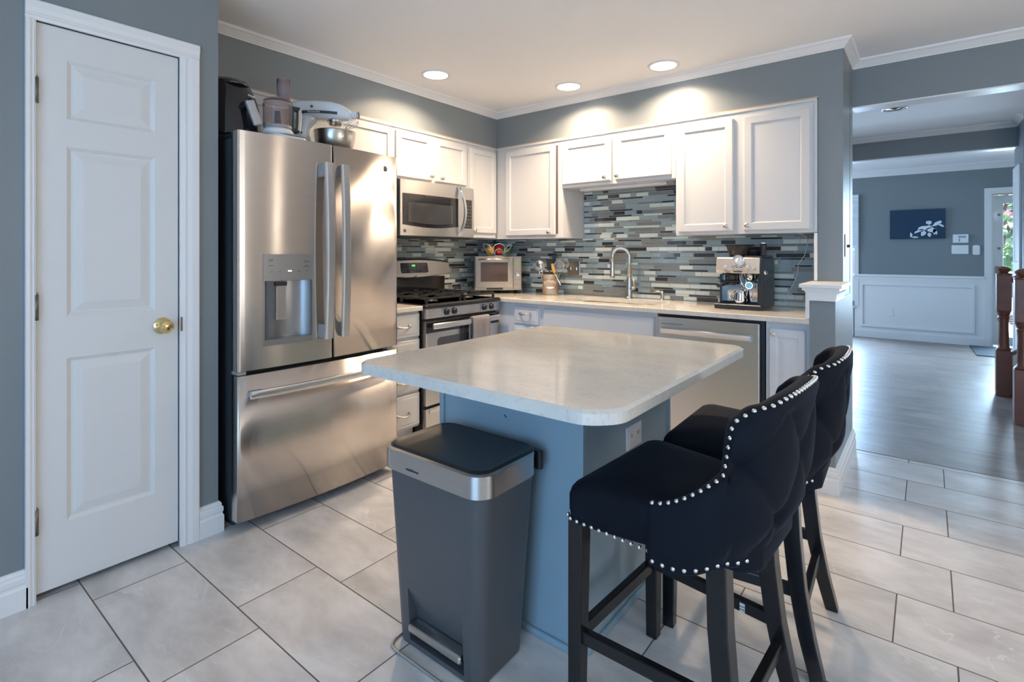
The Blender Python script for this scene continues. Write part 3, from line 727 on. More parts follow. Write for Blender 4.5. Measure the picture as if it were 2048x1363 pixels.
# ------------------------------------------------------------------ base cabinets and worktops
ZK = .857
def drawer(parent, ax, face, u0, u1, v0, v1, px=None, mat=None, raised=True):
    M = FX(face) if ax == 'x' else FY(face)
    m = pdoor(MB(), M, u0, u1, v0, v1, .019, [(u0+.014, u1-.014, v0+.014, v1-.014)], -.004, .010, None, .004) if raised else pdoor(MB(), M, u0, u1, v0, v1, .019, [], e=.008)
    d = build('drawer', m, mat or CABB, parent)
    if px: pull(d, (face+.024, px[0], px[1]) if ax == 'x' else (px[0], face-.024, px[1]), ax)
    return d
BF = .600
t = thing('base_cabinet', 'white four-drawer base cabinet between the refrigerator and the range', 'cabinet', (.3, -1.64, 0))
m = MB().box(.02, BF, -1.843, -1.452, .10, ZK); m.box(.02, .54, -1.843, -1.452, 0.0, .10); build('body', m, CABW, t)
for v0, v1, hz in ((.692, .840, .765), (.520, .672, .60), (.342, .500, .412), (.118, .322, .206)): drawer(t, 'x', BF, -1.835, -1.458, v0, v1, (-1.600, hz), CABW)
t = thing('base_cabinet', 'white base cabinet with one visible drawer, in the corner beside the range', 'cabinet', (.8, -.3, 0))
m = MB().box(.02, .985, -BF, -.02, .10, ZK); m.box(.02, .985, -.54, -.02, 0, .10); build('body', m, CABB, t)
drawer(t, 'y', -BF, .742, .967, .700, .824, (.855, .778))
drawer(t, 'y', -BF, .742, .967, .12, .682, None)
t = thing('base_cabinet', 'wide pale sink base cabinet with a plain false front below the sink', 'cabinet', (1.43, -.3, 0))
m = MB(); m.box(.987, 1.01, -BF, -.02, .10, ZK); m.box(1.862, 1.886, -BF, -.02, .10, ZK); m.box(1.01, 1.862, -BF, -BF+.02, .10, ZK); m.box(1.01, 1.862, -.04, -.02, .10, ZK); m.box(1.01, 1.862, -BF+.02, -.04, .10, .12); m.box(.987, 1.886, -.54, -.02, 0, .10)
build('body', m, CABB, t)
build('false_front', pdoor(MB(), FY(-BF), 1.012, 1.870, .665, .826, .019, [], e=.008), CABB, t)
cab_door(t, 'y', -BF, 1.012, 1.432, .12, .645, (1.40, .60), CABB); cab_door(t, 'y', -BF, 1.45, 1.870, .12, .645, (1.48, .60), CABB)
t = thing('base_cabinet', 'narrow pale base cabinet with one knobbed door right of the dishwasher', 'cabinet', (2.62, -.3, 0))
m = MB().box(2.520, 2.738, -BF, -.02, .10, ZK); m.box(2.520, 2.738, -.54, -.02, 0, .10); build('body', m, CABB, t)
d = build('door', pdoor(MB(), FY(-BF), 2.538, 2.717, .12, .820, .019, [(2.572, 2.684, .16, .775)], .007, .010, (.012, .018, .006), .005), CABB, t); knob(d, (2.560, -BF-.019, .788), 'y')
# worktops
tag(build('worktop', MB().box(.008, .640, -1.845, -1.448, ZK, .887, .004), QUARTZ), 'short pale quartz worktop piece between refrigerator and range', 'worktop')
m = MB().box(.008, 2.7415, -.648, -.010, ZK, .887, .004)
wt = build('worktop', m, QUARTZ)
cut(wt, MB().prism(rrect(1.10, 1.80, -.515, -.150, .07, 6), 'z', .80, .95)); wt.data.materials.clear(); wt.data.materials.append(QUARTZ)
tag(wt, 'long pale quartz worktop running under the sink-wall backsplash', 'worktop')
# undermount sink
t = thing('sink', 'undermount stainless sink set in the long quartz worktop', 'sink', (1.45, -.33, .66))
r0, r1 = rrect(1.095, 1.805, -.520, -.145, .07, 6), rrect(1.115, 1.785, -.50, -.165, .07, 6)
m = MB().loft([[(x, y, .8565) for x, y in r0], [(x, y, .845) for x, y in r0], [(x, y, .70) for x, y in r1], [(1.45+(x-1.45)*.9, -.33+(y+.33)*.9, .68) for x, y in r1]], cap0=False)
build('basin', m, pm('sink_steel', (.42, .40, .38), .3, 1.0), t, solid=.002)
build('drain', MB().lathe((1.45, -.33, 0), [(0, .687), (.04, .687), (.045, .683), (0, .683)], 24), CHROME, t)
# faucet with pull-down spray head and side lever
t = thing('kitchen_faucet', 'tall brushed nickel gooseneck faucet with pull-down spray head', 'faucet', (1.440, -.080, .887))
m = MB().lathe((1.440, -.080, 0), [(.0, .887), (.030, .887), (.030, .893), (.025, .899), (.022, .91), (.021, .98), (.0195, 1.03), (.018, 1.05), (.0, 1.05)], 28)
build('body', m, NICK, t, autosmooth=.8)
pts = [(1.440, -.080, 1.04), (1.440, -.080, 1.16)]
dx, dy = -.118, -.045
for i in range(17):
    a = PI*i/16; pts.append((1.440 + dx*(.5-.5*math.cos(a)), -.080 + dy*(.5-.5*math.cos(a)), 1.205 + .066*math.sin(a)))
pts.append((1.440+dx, -.080+dy, 1.165))
build('spout', MB().tube(pts, .0135, 16), NICK, t)
m = MB().lathe((1.440+dx-.002, -.080+dy, 0), [(.0, 1.166), (.0135, 1.166), (.0145, 1.15), (.0155, 1.12), (.019, 1.06), (.0195, 1.045), (.016, 1.041), (0, 1.041)], 24)
build('spray_head', m, NICK, t, autosmooth=.8)
build('lever', MB().cyl((1.458, -.085, .965), (1.492, -.098, .965), .013, .012).cyl((1.490, -.097, .960), (1.488, -.105, 1.035), .008, .0045, 14).ball((1.488, -.105, 1.035), .0045, seg=10, rings=6), NICK, t)
t = thing('soap_dispenser', 'small brushed nickel soap pump right of the faucet', 'soap dispenser', (1.705, -.085, .887))
build('body', MB().lathe((1.705, -.085, 0), [(0, .887), (.019, .887), (.018, .892), (.013, .897), (.014, .915), (.017, .928), (.014, .945), (.009, .953), (0, .956)], 20), NICK, t)
build('nozzle', MB().tube([(1.705, -.085, .948), (1.675, -.093, .951), (1.640, -.102, .946)], [.006, .0055, .0045], 10), NICK, t)

# ------------------------------------------------------------------ dishwasher
t = thing('dishwasher', 'stainless dishwasher with bar handle under the long worktop', 'dishwasher', (2.2, -.3, 0))
build('tub', MB().box(1.892, 2.512, -.590, -.03, .02, ZK-.002), BLKPL, t)
m = MB().prism(rrect(1.900, 2.494, -.640, -.592, .008, 3), 'z', .10, .838)
d = build('door', m, STEEL, t, bevel=.004)
m = MB().prism([(-.642, .775), (-.672, .769), (-.676, .758), (-.672, .744), (-.660, .736), (-.642, .735)], 'x', 1.935, 2.452)
build('handle', m, HANDLE, d, autosmooth=.5)
build('control_strip', MB().box(1.93, 2.06, -.6425, -.640, .795, .800), pm('strip_grey', (.25, .24, .24), .4, .5), d)
build('toe_kick', MB().box(1.90, 2.494, -.56, -.54, .0, .098), BLKPL, t)

# ------------------------------------------------------------------ island
t = thing('kitchen_island', 'blue-grey painted island with overhanging pale quartz top', 'kitchen island', (2.1, -2.06, 0))
IX0, IX1, IY0, IY1 = 1.790, 2.405, -2.395, -1.715
m = MB().box(IX0, IX1, IY0, IY1, 0, .855)
m.box(IX0, IX0+.022, IY0-.006, IY0, 0, .855); m.box(IX1-.028, IX1, IY0-.006, IY0, 0, .855)
m.box(IX1, IX1+.006, IY0-.006, IY0+.02, 0, .855); m.box(IX1, IX1+.006, IY1-.02, IY1, 0, .855)
build('base', m, ISLB, t)
build('base_moulding', MB().box(IX0+.022, IX1-.028, IY0-.012, IY0, 0, .022, .004).box(IX1, IX1+.012, IY0+.02, IY1-.02, 0, .022, .004), ISLB, t)
m = MB(); m.box(1.96, 1.975, IY0-.0008, IY0, .715, .722); m.box(2.105, 2.111, IY0-.0008, IY0, .742, .748)
m.beam((2.095, IY0-.0004, .752), (2.112, IY0-.0004, .735), .006, .001, (1, 0, 1)); m.beam((2.098, IY0-.0004, .684), (2.108, IY0-.0004, .676), .004, .001, (1, 0, 1))
build('scuff_marks', m, DKTXT, t)  # dark scuffs on the island panel
pts = [(1.775, -1.720), (1.795, -1.700), (2.675, -1.700), (2.700, -1.725), (2.700, -2.715), (2.655, -2.782), (1.855, -2.782), (1.800, -2.745)]
def chamfer_poly(pts, r):
    out = []; n = len(pts)
    for i in range(n):
        a, b, c = Vector(pts[i-1]), Vector(pts[i]), Vector(pts[(i+1) % n])
        u, v = (a-b), (c-b); q = min(r, u.length*.4, v.length*.4); u.normalize(); v.normalize()
        for k in range(6):
            s = k/5; out.append(tuple((b+u*q)*(1-s)**2 + b*2*s*(1-s) + (b+v*q)*s**2))
    return out
cp = chamfer_poly([(1.778, -1.700), (2.700, -1.700), (2.700, -2.722), (2.640, -2.782), (1.835, -2.782), (1.785, -2.742)], .06)
def inset(p, d):
    c = (sum(q[0] for q in p)/len(p), sum(q[1] for q in p)/len(p))
    return [(x + (d if x < c[0] else -d), y + (d if y < c[1] else -d)) for x, y in p]
m = MB().loft([[(x, y, .855) for x, y in cp], [(x, y, .880) for x, y in cp], [(x, y, .887) for x, y in inset(cp, .008)]], smooth=False)
build('top', m, QUARTZ, t)
pl = build('outlet', MB().box(IX1, IX1+.005, -2.105, -1.985, .545, .625, .002), WHPL, t)
m = MB()
for yy in (-2.072, -2.018):
    m = MB().box(IX1+.005, IX1+.0062, yy-.014, yy+.014, .565, .605, .0005)
    for k in (-.006, .004): m.box(IX1+.0062, IX1+.0068, yy+k, yy+k+.002, .585, .597, mat=1)
    build('receptacle', m, [EDGEW, DKTXT], pl)

# ------------------------------------------------------------------ refrigerator
FYc, FHW = -2.287, .440
def fx(y): return .868 + .026*(1-((y-FYc)/FHW)**2)
def bowed(m, y0, y1, z0, z1, back, n=14, r=.007):
    prof = []
    for i in range(n+1):
        y = y0 + (y1-y0)*i/n; prof.append((fx(y), y))
    # ease the two vertical edges
    prof[0] = (fx(y0)-r, y0); prof.insert(1, (fx(y0)-r*.3, y0+r*.25)); prof.insert(2, (fx(y0), y0+r))
    prof[-1] = (fx(y1)-r, y1); prof.insert(-1, (fx(y1), y1-r)); prof.insert(-1, (fx(y1)-r*.3, y1-r*.25))
    prof.insert(3, (fx(y0+r+.005), y0+r+.005)); prof.insert(-3, (fx(y1-r-.005), y1-r-.005))
    poly = prof + [(back, y1), (back, y0)]
    vs0 = [m.bm.verts.new((x, y, z0)) for x, y in poly]; vs1 = [m.bm.verts.new((x, y, z1)) for x, y in poly]
    m.bm.faces.new(vs0[::-1]); m.bm.faces.new(vs1)
    k = len(poly)
    for i in range(k):
        j = (i+1) % k; f = m.bm.faces.new([vs0[i], vs0[j], vs1[j], vs1[i]]); f.smooth = i < len(prof)-1
    return m
t = thing('refrigerator', 'large stainless french-door refrigerator with ice dispenser', 'refrigerator', (.45, FYc, 0))
build('cabinet', MB().box(.03, .795, -2.716, -1.858, .03, 1.752, .004).box(.06, .76, -2.70, -1.875, 0, .03), DKGRY, t)
Yl0, Yl1, Yr0, Yr1 = -2.727, -2.279, -2.271, -1.847
dl = build('left_door', bowed(MB(), Yl0, Yl1, .712, 1.772, .812), FRSTEEL, t)
cut(dl, MB().box(.78, .95, -2.617, -2.388, .835, 1.105)); dl.data.materials.clear(); dl.data.materials.append(FRSTEEL)
for p in dl.data.polygons: p.use_smooth = abs(p.normal.z) < .5
dl.data.set_sharp_from_angle(angle=.5)
dr = build('right_door', bowed(MB(), Yr0, Yr1, .712, 1.772, .812), FRSTEEL, t)
df = build('freezer_drawer', bowed(MB(), Yl0, Yr1, .052, .692, .812), FRSTEEL, t)
for o, y0, y1, z0, z1 in ((dl, Yl0, Yl1, .712, 1.772), (dr, Yr0, Yr1, .712, 1.772), (df, Yl0, Yr1, .052, .692)):
    pass
build('door_gasket', MB().box(.795, .812, -2.712, -1.862, .06, 1.75), BLKPL, t)
for y in (-2.70, -1.875): build('hinge_cover', MB().box(.70, .84, y-.022, y+.022, 1.752, 1.772, .006), BLKPL, t)
for y in (-2.705, -1.895): build('lower_hinge', MB().box(.80, .865, y-.018, y+.018, .694, .710, .003), GREYPL, t)
def fr_handle(door, y, sgn, z0, z1):
    n = 16; rings = []
    for i in range(n+1):
        s = i/n; z = z0 + (z1-z0)*s; bow = .030*(1-(2*s-1)**2)
        x = .900 + .034 + bow*.55; yy = y + sgn*0.0
        wd, th = .021, .009
        rings.append([(x-th, yy-wd, z), (x+th*.5, yy-wd, z), (x+th, yy-wd*.7, z), (x+th, yy+wd*.7, z), (x+th*.5, yy+wd, z), (x-th, yy+wd, z)])
    h = build('handle', MB().loft(rings, smooth=False), HANDLE, door, autosmooth=.6)
    for z in (z0+.035, z1-.035):
        build('handle_mount', MB().box(.885, .940, y-.017, y+.017, z-.034, z+.034, .005), pm('mount_grey', (.38, .40, .42), .35, .8) if 'mount_grey' not in MATS else MATS['mount_grey'], h)
fr_handle(dl, -2.322, 1, .815, 1.675); fr_handle(dr, -2.232, 1, .815, 1.675)
# freezer bar handle
n = 18; rings = []
for i in range(n+1):
    s = i/n; y = -2.690 + .800*s; x = fx(y) + .040 + .006*(1-(2*s-1)**2)
    rings.append([(x-.009, y, .594), (x+.005, y, .594), (x+.009, y, .600), (x+.009, y, .622), (x+.005, y, .628), (x-.009, y, .628)])
h = build('handle', MB().loft(rings, smooth=False), HANDLE, df, autosmooth=.6)
for y in (-2.655, -1.925): build('handle_mount', MB().box(fx(y)-.005, fx(y)+.036, y-.03, y+.03, .598, .624, .004), MATS['mount_grey'], h)
# dispenser
def fstrip(y0, y1, z0, z1, o0, o1, n=8):
    m = MB(); r = []
    for i in range(n+1):
        y = y0+(y1-y0)*i/n; r.append([(fx(y)+o0, y, z0), (fx(y)+o1, y, z0), (fx(y)+o1, y, z1), (fx(y)+o0, y, z1)])
    return m.loft(r, smooth=False)
dp = build('ice_dispenser', fstrip(-2.621, -2.384, 1.106, 1.228, -.004, .003), DISP, dl, bevel=.0015)
m = MB()
for q in ((-2.621, -2.614, .812, 1.106), (-2.391, -2.384, .812, 1.106), (-2.614, -2.391, .812, .838)):
    k_ = fstrip(*q, -.012, .003); m.merge(k_.bm); k_.bm.free()
build('bezel', m, DISP, dp)
# recess: curved back
m = MB(); R = []
for i in range(13):
    s = i/12; y = -2.6165 + .228*s; x = fx(y) - .006 - .066*math.sin(PI*s)**.55; R.append((x, y))
rings = [[(x, y, .836) for x, y in R], [(x, y, 1.106) for x, y in R]]
m.loft(rings, closed=False, cap0=False, cap1=False)
m.prism(R, 'z', .833, .838); m.prism(R, 'z', 1.104, 1.107)
build('recess', m, DISP, dp)
m = MB().box(.872, .884, -2.562, -2.512, .925, 1.082, .004); build('paddle', m, STEEL, dp)
build('paddle_top', MB().box(.866, .886, -2.565, -2.509, 1.082, 1.100, .003), BLKPL, dp)
build('water_nozzle', MB().cyl((.872, -2.503, 1.075), (.872, -2.503, 1.104), .006, .008, 12), WHPL, dp)
m = MB(); xt = 0
for y, z, wd in ((-2.585, 1.203, .020), (-2.585, 1.1975, .032), (-2.583, 1.176, .028), (-2.418, 1.196, .018), (-2.418, 1.191, .030), (-2.418, 1.173, .018), (-2.418, 1.168, .030), (-2.585, 1.147, .010), (-2.545, 1.146, .014), (-2.457, 1.146, .014), (-2.418, 1.146, .010)):
    m.box(fx(y)+.002, fx(y)+.0036, y-wd/2, y+wd/2, z-.0010, z+.0010)
build('control_lettering', m, DKTXT, dp)
build('indicator', MB().box(fx(-2.5)+.002, fx(-2.5)+.0042, -2.508, -2.492, 1.147, 1.152, .0005), LEDW, dp)
# round maker's badge: ring and two interlaced script strokes
ex = fx(-1.941)
m = MB().lathe((0, 0, 0), [(0, 0), (.0165, 0), (.0165, .002), (.0145, .003), (.0140, .002), (0, .002)], 28, axis='x')
M0 = Matrix.Translation((ex-.001, -1.941, 1.697))
for k in (-1, 1):
    m.tube([(.0025, .0045*k + .003*math.cos(a), .001*k+.006*math.sin(a)) for a in [i*.5 for i in range(12)]], .0007, 6)
for v in m.bm.verts: v.co = M0 @ v.co
build('round_badge', m, pm('badge_metal', (.30, .29, .28), .3, 1), dr)

# ------------------------------------------------------------------ over-the-range microwave
t = thing('microwave', 'stainless over-the-range microwave with curved bar handle', 'microwave', (.2, -1.07, 1.352))
MX = .385
build('housing', MB().box(.012, MX, -1.440, -.695, 1.350, 1.745), pm('housing_grey', (.20, .20, .20), .4, .6), t)
m = MB(); rings = []
def mwx(y): return .398 + .012*(1-((y+1.07)/.37)**2)
for z in (1.356, 1.742):
    rings.append([(mwx(-1.438+.742*i/16), -1.438+.742*i/16, z) for i in range(17)] + [(MX, -.696, z), (MX, -1.438, z)])
m.loft(rings, smooth=False); d = build('door', m, STEEL, t, autosmooth=.4)
m = MB(); rings = []
def strip(y0, y1, z0, z1, off, n=12, curve=0.0):
    mb = MB(); r = []
    for off_ in (-.002, off):
        pass
    lo = [(mwx(y0+(y1-y0)*i/n)+off, y0+(y1-y0)*i/n, z0 - curve*math.sin(PI*i/n)) for i in range(n+1)]
    hi = [(mwx(y0+(y1-y0)*i/n)+off, y0+(y1-y0)*i/n, z1) for i in range(n+1)]
    bl = [(x-off-.002, y, z) for x, y, z in lo]; bh = [(x-off-.002, y, z) for x, y, z in hi]
    mb.loft([[bl[i], lo[i], hi[i], bh[i]] for i in range(n+1)], smooth=False)
    return mb
g = build('window_frame', strip(-1.420, -.882, 1.432, 1.648, .0015, curve=.018), BLKGL, d)
build('window_glass', strip(-1.372, -.945, 1.452, 1.588, .0030, curve=.012), GLASSD, g)
c = build('control_panel', strip(-.815, -.722, 1.424, 1.648, .002), BLKGL, d)
m = MB()
for r_ in range(8):
    for q in range(3):
        if r_ == 0 and q != 1: continue
        y = -.795+.027*q; z = 1.625-.026*r_; m.box(mwx(y)+.0018, mwx(y)+.0028, y-.004, y+.004, z-.0018, z+.0018)
build('key_marks', m, pm('button_print', (.30, .31, .32), .5), c)  # plain dashes for the button print
m = MB(); rings = []
for i in range(15):
    s = i/14; z = 1.362+.372*s; bow = math.sin(PI*s); y = -.880 + .030*bow; x = .415+.040*bow**.7
    rings.append([(x-.006, y-.012, z), (x+.006, y-.010, z), (x+.006, y+.010, z), (x-.006, y+.012, z)])
build('handle', MB().loft(rings, smooth=False), HANDLE, d, autosmooth=.8)
def kmark(parent, P, s, dark):
    # square maker's emblem with a white angular letter
    x, y, z = P
    b_ = build('square_emblem', MB().box(x, x+.001, y-s, y+s, z-s, z+s), dark, parent)
    m = MB().box(x+.001, x+.0014, y-s*.72, y-s*.42, z-s*.8, z+s*.8)
    m.beam((x+.0012, y-s*.3, z), (x+.0012, y+s*.75, z+s*.75), .0004, s*.3, (1, 0, 0)); m.beam((x+.0012, y-s*.3, z), (x+.0012, y+s*.75, z-s*.75), .0004, s*.3, (1, 0, 0))
    build('emblem_letter', m, NICK, parent)
kmark(d, (mwx(-1.405)+.0004, -1.400, 1.388), .010, DKTXT)
build('underside_vent', MB().box(.05, .37, -1.42, -.71, 1.343, 1.350), BLKPL, t)

# ------------------------------------------------------------------ gas range
t = thing('gas_range', 'stainless and black freestanding gas range with digital clock', 'range', (.33, -1.065, 0))
RY0, RY1 = -1.440, -.692
build('chassis', MB().box(.02, .620, RY0, RY1, .03, .895).box(.08, .58, RY0+.04, RY1-.04, 0, .03), BLKEN, t)
m = MB().prism([(.02, .895), (.655, .895), (.668, .888), (.672, .872), (.668, .868), (.02, .868)], 'y', RY0-.002, RY1+.002); ck = build('cooktop', m, BLKEN, t, bevel=.003)
m = MB().prism([(.615, .868), (.664, .868), (.660, .800), (.615, .796)], 'y', RY0, RY1); cp_ = build('control_panel', m, STEEL, t, bevel=.004)
for y in (-1.262, -1.188, -.878, -.797):
    m = MB().lathe((0, 0, 0), [(0, 0), (.024, 0), (.024, .004), (.019, .006), (.018, .020), (.015, .024), (0, .024)], 24, axis='x').box(.012, .030, -.005, .005, -.019, .019, .003)
    for v in m.bm.verts: v.co += Vector((.660, y, .836))
    kb = build('burner_knob', m, BLKPL, cp_, autosmooth=.6)
    m = MB().lathe((0, 0, 0), [(.024, 0), (.0275, 0), (.0275, .003), (.024, .003)], 24, axis='x', caps=False)
    for v in m.bm.verts: v.co += Vector((.660, y, .836))
    build('knob_ring', m, HANDLE, kb)
od = build('oven_door', MB().box(.615, .655, RY0+.004, RY1-.004, .225, .785, .006), STEEL, t)
build('door_top_band', MB().box(.6555, .658, RY0+.004, RY1-.004, .705, .785, .002), BLKGL, od)
m = MB().prism([(.6552, 0), (.6552, 0)], 'x', 0, 0) if False else MB()
w_ = [(y, z) for y, z in rrect(-1.335, -.795, .36, .668, .03, 5)]
m.prism(w_, 'x', .6550, .6565); wd_ = build('door_window', m, GLASSD, od)
m = MB(); rings = []
for i in range(17):
    s = i/16; y = RY0+.035+(RY1-RY0-.07)*s; x = .690+.016*(1-(2*s-1)**2); z = .752
    rings.append([(x-.007, y, z-.017), (x+.004, y, z-.019), (x+.009, y, z-.012), (x+.009, y, z+.012), (x+.004, y, z+.019), (x-.007, y, z+.017)])
hh = build('oven_handle', MB().loft(rings, smooth=False), HANDLE, od, autosmooth=.6)
for y in (RY0+.07, RY1-.07): build('handle_post', MB().box(.655, .692, y-.015, y+.015, .740, .764, .003), BLKPL, hh)
sdw = build('storage_drawer', MB().box(.615, .655, RY0+.004, RY1-.004, .045, .205, .006), STEEL, t); build('drawer_grip', MB().box(.652, .664, RY0+.03, RY1-.03, .176, .200, .004), HANDLE, sdw)
# backguard
m = MB().prism([(.012, .895), (.085, .895), (.085, 1.045), (.012, 1.045)], 'y', RY0+.02, RY1-.02); bg = build('backguard', m, BLKGL, t)
ys = [RY0+.004+(RY1-RY0-.008)*i/20 for i in range(21)]
top = lambda y: 1.160 + .026*(1-((y+1.066)/.37)**2); bot = lambda y: 1.066 - .032*(1-((y+1.066)/.37)**2)
rings = [[(.012, y, bot(y)), (.128, y, bot(y)+.006), (.135, y, bot(y)+.014), (.112, y, top(y)-.008), (.104, y, top(y)), (.012, y, top(y)+.002)] for y in ys]
bp_ = build('control_head', MB().loft(rings, smooth=False), STEEL, bg, autosmooth=.5)
build('head_cap', MB().loft([[(.012, y, top(y)+.003), (.106, y, top(y)+.001), (.104, y, top(y)+.007), (.012, y, top(y)+.010)] for y in ys], smooth=False), BLKPL, bg)
def hx(z): return .135 - (z-1.06)*.21
m = MB(); z0, z1 = 1.082, 1.158
m.loft([[(hx(z)+.004, y, z) for y, z in rrect(-1.205, -.935, z0, z1, .010, 4)], [(hx(z)-.004, y, z) for y, z in rrect(-1.205, -.935, z0, z1, .010, 4)]], smooth=False)
dspl = build('clock_display', m, BLKGL, bg)
MT = frame_M((hx(1.136)+.0045, -1.082, 1.136), (0, 1, 0), (-.2, 0, 1)); build('clock_digits', MB().text('1:01', .022, MT), DISPG, dspl)
m = MB()
for y in (-1.190, -1.165, -1.118, -1.093, -1.068, -1.040, -1.000, -.975, -.952):
    for z in (1.094, 1.110): m.box(hx(z)+.0042, hx(z)+.005, y-.007, y+.007, z-.003, z+.003)
build('key_marks', m, pm('button_print_grey', (.16, .16, .17), .5), dspl)  # blank blocks for the printed clock buttons
kmark(bg, (hx(1.05)+.003, -1.068, 1.052), .009, DKTXT)
# grates and burners
for y0, y1 in ((RY0+.02, -1.075), (-1.058, RY1-.02)):
    m = MB(); z = .930; r = .0075
    ym = (y0+y1)/2
    for y in (y0+.012, y1-.012): m.beam((.11, y, z), (.63, y, z), .012, .014, (0, 1, 0), bev=.002)
    for x in (.11, .37, .63): m.beam((x, y0+.012, z), (x, y1-.012, z), .012, .014, (1, 0, 0), bev=.002)
    for cx in (.24, .50):
        for dx_, dy_ in ((1, 0), (-1, 0)): m.beam((cx+dx_*.13, ym, z), (cx+dx_*.035, ym, z+.003), .010, .018, (0, 1, 0), bev=.002)
        for dy_ in (1, -1): m.beam((cx, ym+dy_*(y1-y0)*.46, z), (cx, ym+dy_*.035, z+.003), .010, .018, (1, 0, 0), bev=.002)
    for x in (.115, .37, .625):
        for y in (y0+.014, y1-.014): m.box(x-.007, x+.007, y-.007, y+.007, .896, z)
    build('burner_grate', m, IRON, ck)
    for cx in (.24, .50): build('burner', MB().lathe((cx, ym, 0), [(0, .895), (.048, .895), (.046, .904), (.036, .906), (.036, .916), (.030, .919), (0, .919)], 24), IRON, ck)
# towel over the oven handle
ty0, ty1 = -1.055, -.872
rings = []; prof = [(.684, .560), (.684, .640), (.685, .715), (.686, .748), (.690, .772), (.7035, .783), (.7165, .775), (.7200, .752), (.7205, .70), (.720, .62), (.719, .55), (.7185, .50)]
m = MB(); cols = 14
for i in range(cols+1):
    s = i/cols; y = ty0+(ty1-ty0)*s
    rings.append([(x + (.003*math.sin(s*9)+.002*math.sin(s*17+1))*(0.2+1.2*(.78-z)/.28 if x > .70 else .2), y + .010*(.78-z)*(s-.5), z) for x, z in prof])
m.loft(rings, closed=False, cap0=False, cap1=False)
tag(build('dish_towel', m, TOWEL, solid=.008), 'grey waffle-weave dish towel hanging over the oven door handle', 'towel')

# ------------------------------------------------------------------ toaster oven in the corner (local frame: +x is the front)
A = math.radians(-45)
TO = (.352, -.338, .887)
t = thing('toaster_oven', 'stainless toaster oven set diagonally in the worktop corner', 'toaster oven', TO, A, world=False)
W2, D0, H0, H1 = .203, -.245, .028, .318
build('housing', MB().box(D0, -.012, -W2, W2, H0, H1, .012), pm('toaster_side', (.10, .105, .11), .3, .7), t)
TSTEEL = steel('toaster_warm_lit_steel', (.50, .45, .40), .32); build('front_panel', MB().box(-.012, -.002, -W2, W2, H0, H1, .003), TSTEEL, t)  # warm reflected light put into this steel's colour
# viewer's left is local -y? the door is on the left of the front, controls at the right
SG = 1
def yy(a): return SG*a
d = build('oven_door', MB().box(-.002, .012, yy(-W2+.004), yy(.128), H0+.022, H1-.006, .005), TSTEEL, t)
build('door_window', MB().box(.0115, .0135, yy(-.150), yy(.082), H0+.075, H1-.050, .0008), pm('warm_dark_glass', (.07, .045, .035), .08, coat=.5), d)
m = MB()
for z in (.12, .16, .20): m.cyl((.004, yy(-.145), z), (.004, yy(.078), z), .0016, seg=8)
m = MB().tube([(.012, yy(-.165), H1-.028), (.036, yy(-.160), H1-.024), (.040, yy(-.05), H1-.024), (.036, yy(.09), H1-.024), (.012, yy(.095), H1-.028)], .007, 10); build('handle', m, HANDLE, d)
c = build('control_strip', MB().box(-.002, .004, yy(.133), yy(W2-.004), H0+.012, H1-.006, .002), TSTEEL, t)
build('lcd_screen', MB().box(.004, .0055, yy(.142), yy(.192), H1-.100, H1-.040, .0005), pm('lcd_green_grey', (.28, .32, .22), .3), c)
build('dial', MB().lathe((0, yy(.167), .165), [(0, .004), (.019, .004), (.018, .022), (.014, .025), (0, .025)], 24, axis='x'), CHROME, c)
build('button_row', MB().box(.004, .0065, yy(.145), yy(.160), .112, .124, .001).box(.004, .0065, yy(.174), yy(.189), .112, .124, .001).box(.004, .0060, yy(.145), yy(.189), .078, .084, .001), GREYPL, c)
build('crumb_tray_lip', MB().box(-.002, .008, yy(-.10), yy(.04), H0+.006, H0+.020, .002), BLKPL, t)
for a, b in ((-.03, -W2+.03), (-.03, W2-.03), (D0+.03, -W2+.03), (D0+.03, W2-.03)): build('foot', MB().cyl((a, b, 0), (a, b, H0+.004), .012, seg=12), BLKPL, t)

# wire basket with fruit on top of it
BC = Vector((.262, -.240, .887+H1))
t = thing('fruit_basket', 'scalloped white wire basket of peppers and mangoes on the toaster oven', 'basket', tuple(BC), 0.0)
m = MB(); R0, R1 = .075, .122
m.tube([(BC.x+R0*math.cos(a), BC.y+R0*math.sin(a), BC.z+.003) for a in [2*PI*i/28 for i in range(28)]], .0022, 6, closed=True)
m.tube([(BC.x+R0*.5*math.cos(a), BC.y+R0*.5*math.sin(a), BC.z+.003) for a in [2*PI*i/20 for i in range(20)]], .0022, 6, closed=True)
for k in range(4): m.cyl((BC.x+R0*math.cos(k*PI/4), BC.y+R0*math.sin(k*PI/4), BC.z+.003), (BC.x-R0*math.cos(k*PI/4), BC.y-R0*math.sin(k*PI/4), BC.z+.003), .0018, seg=6)
build('base_ring', m, WHTXT, t)
def lobe(n, half, hgt, r0, r1, ph):
    for k in range(n):
        a0 = 2*PI*k/n + ph; pts = []
        for i in range(17):
            q = -1+2*i/16; a = a0 + half*q; hh_ = hgt*(1-q*q)**.5; rr = r0 + (r1-r0)*(hh_/hgt if hgt else 0)
            pts.append((BC.x+rr*math.cos(a), BC.y+rr*math.sin(a), BC.z+.003+hh_))
        build('wire_loop', MB().tube(pts, .0020, 6), WHTXT, t)
lobe(6, .62, .105, R0, R1+.012, .3); lobe(6, .42, .060, R0, R1-.01, .3)
def fruit(name, label, cat, c, r, sx, sy, sz, mat, rot=0, stem=False):
    o = build(name, MB().ball((0, 0, 0), r, sx, sy, sz), mat, origin=(0, 0, 0)); o.location = c; o.rotation_euler = (0.3*rot, .4*rot, rot); tag(o, label, cat); 
    return o
def bp(dx, dy, dz): return (BC.x+dx*.784-dy*.621, BC.y+dx*.621+dy*.784, BC.z+dz)   # dx to the viewer's right
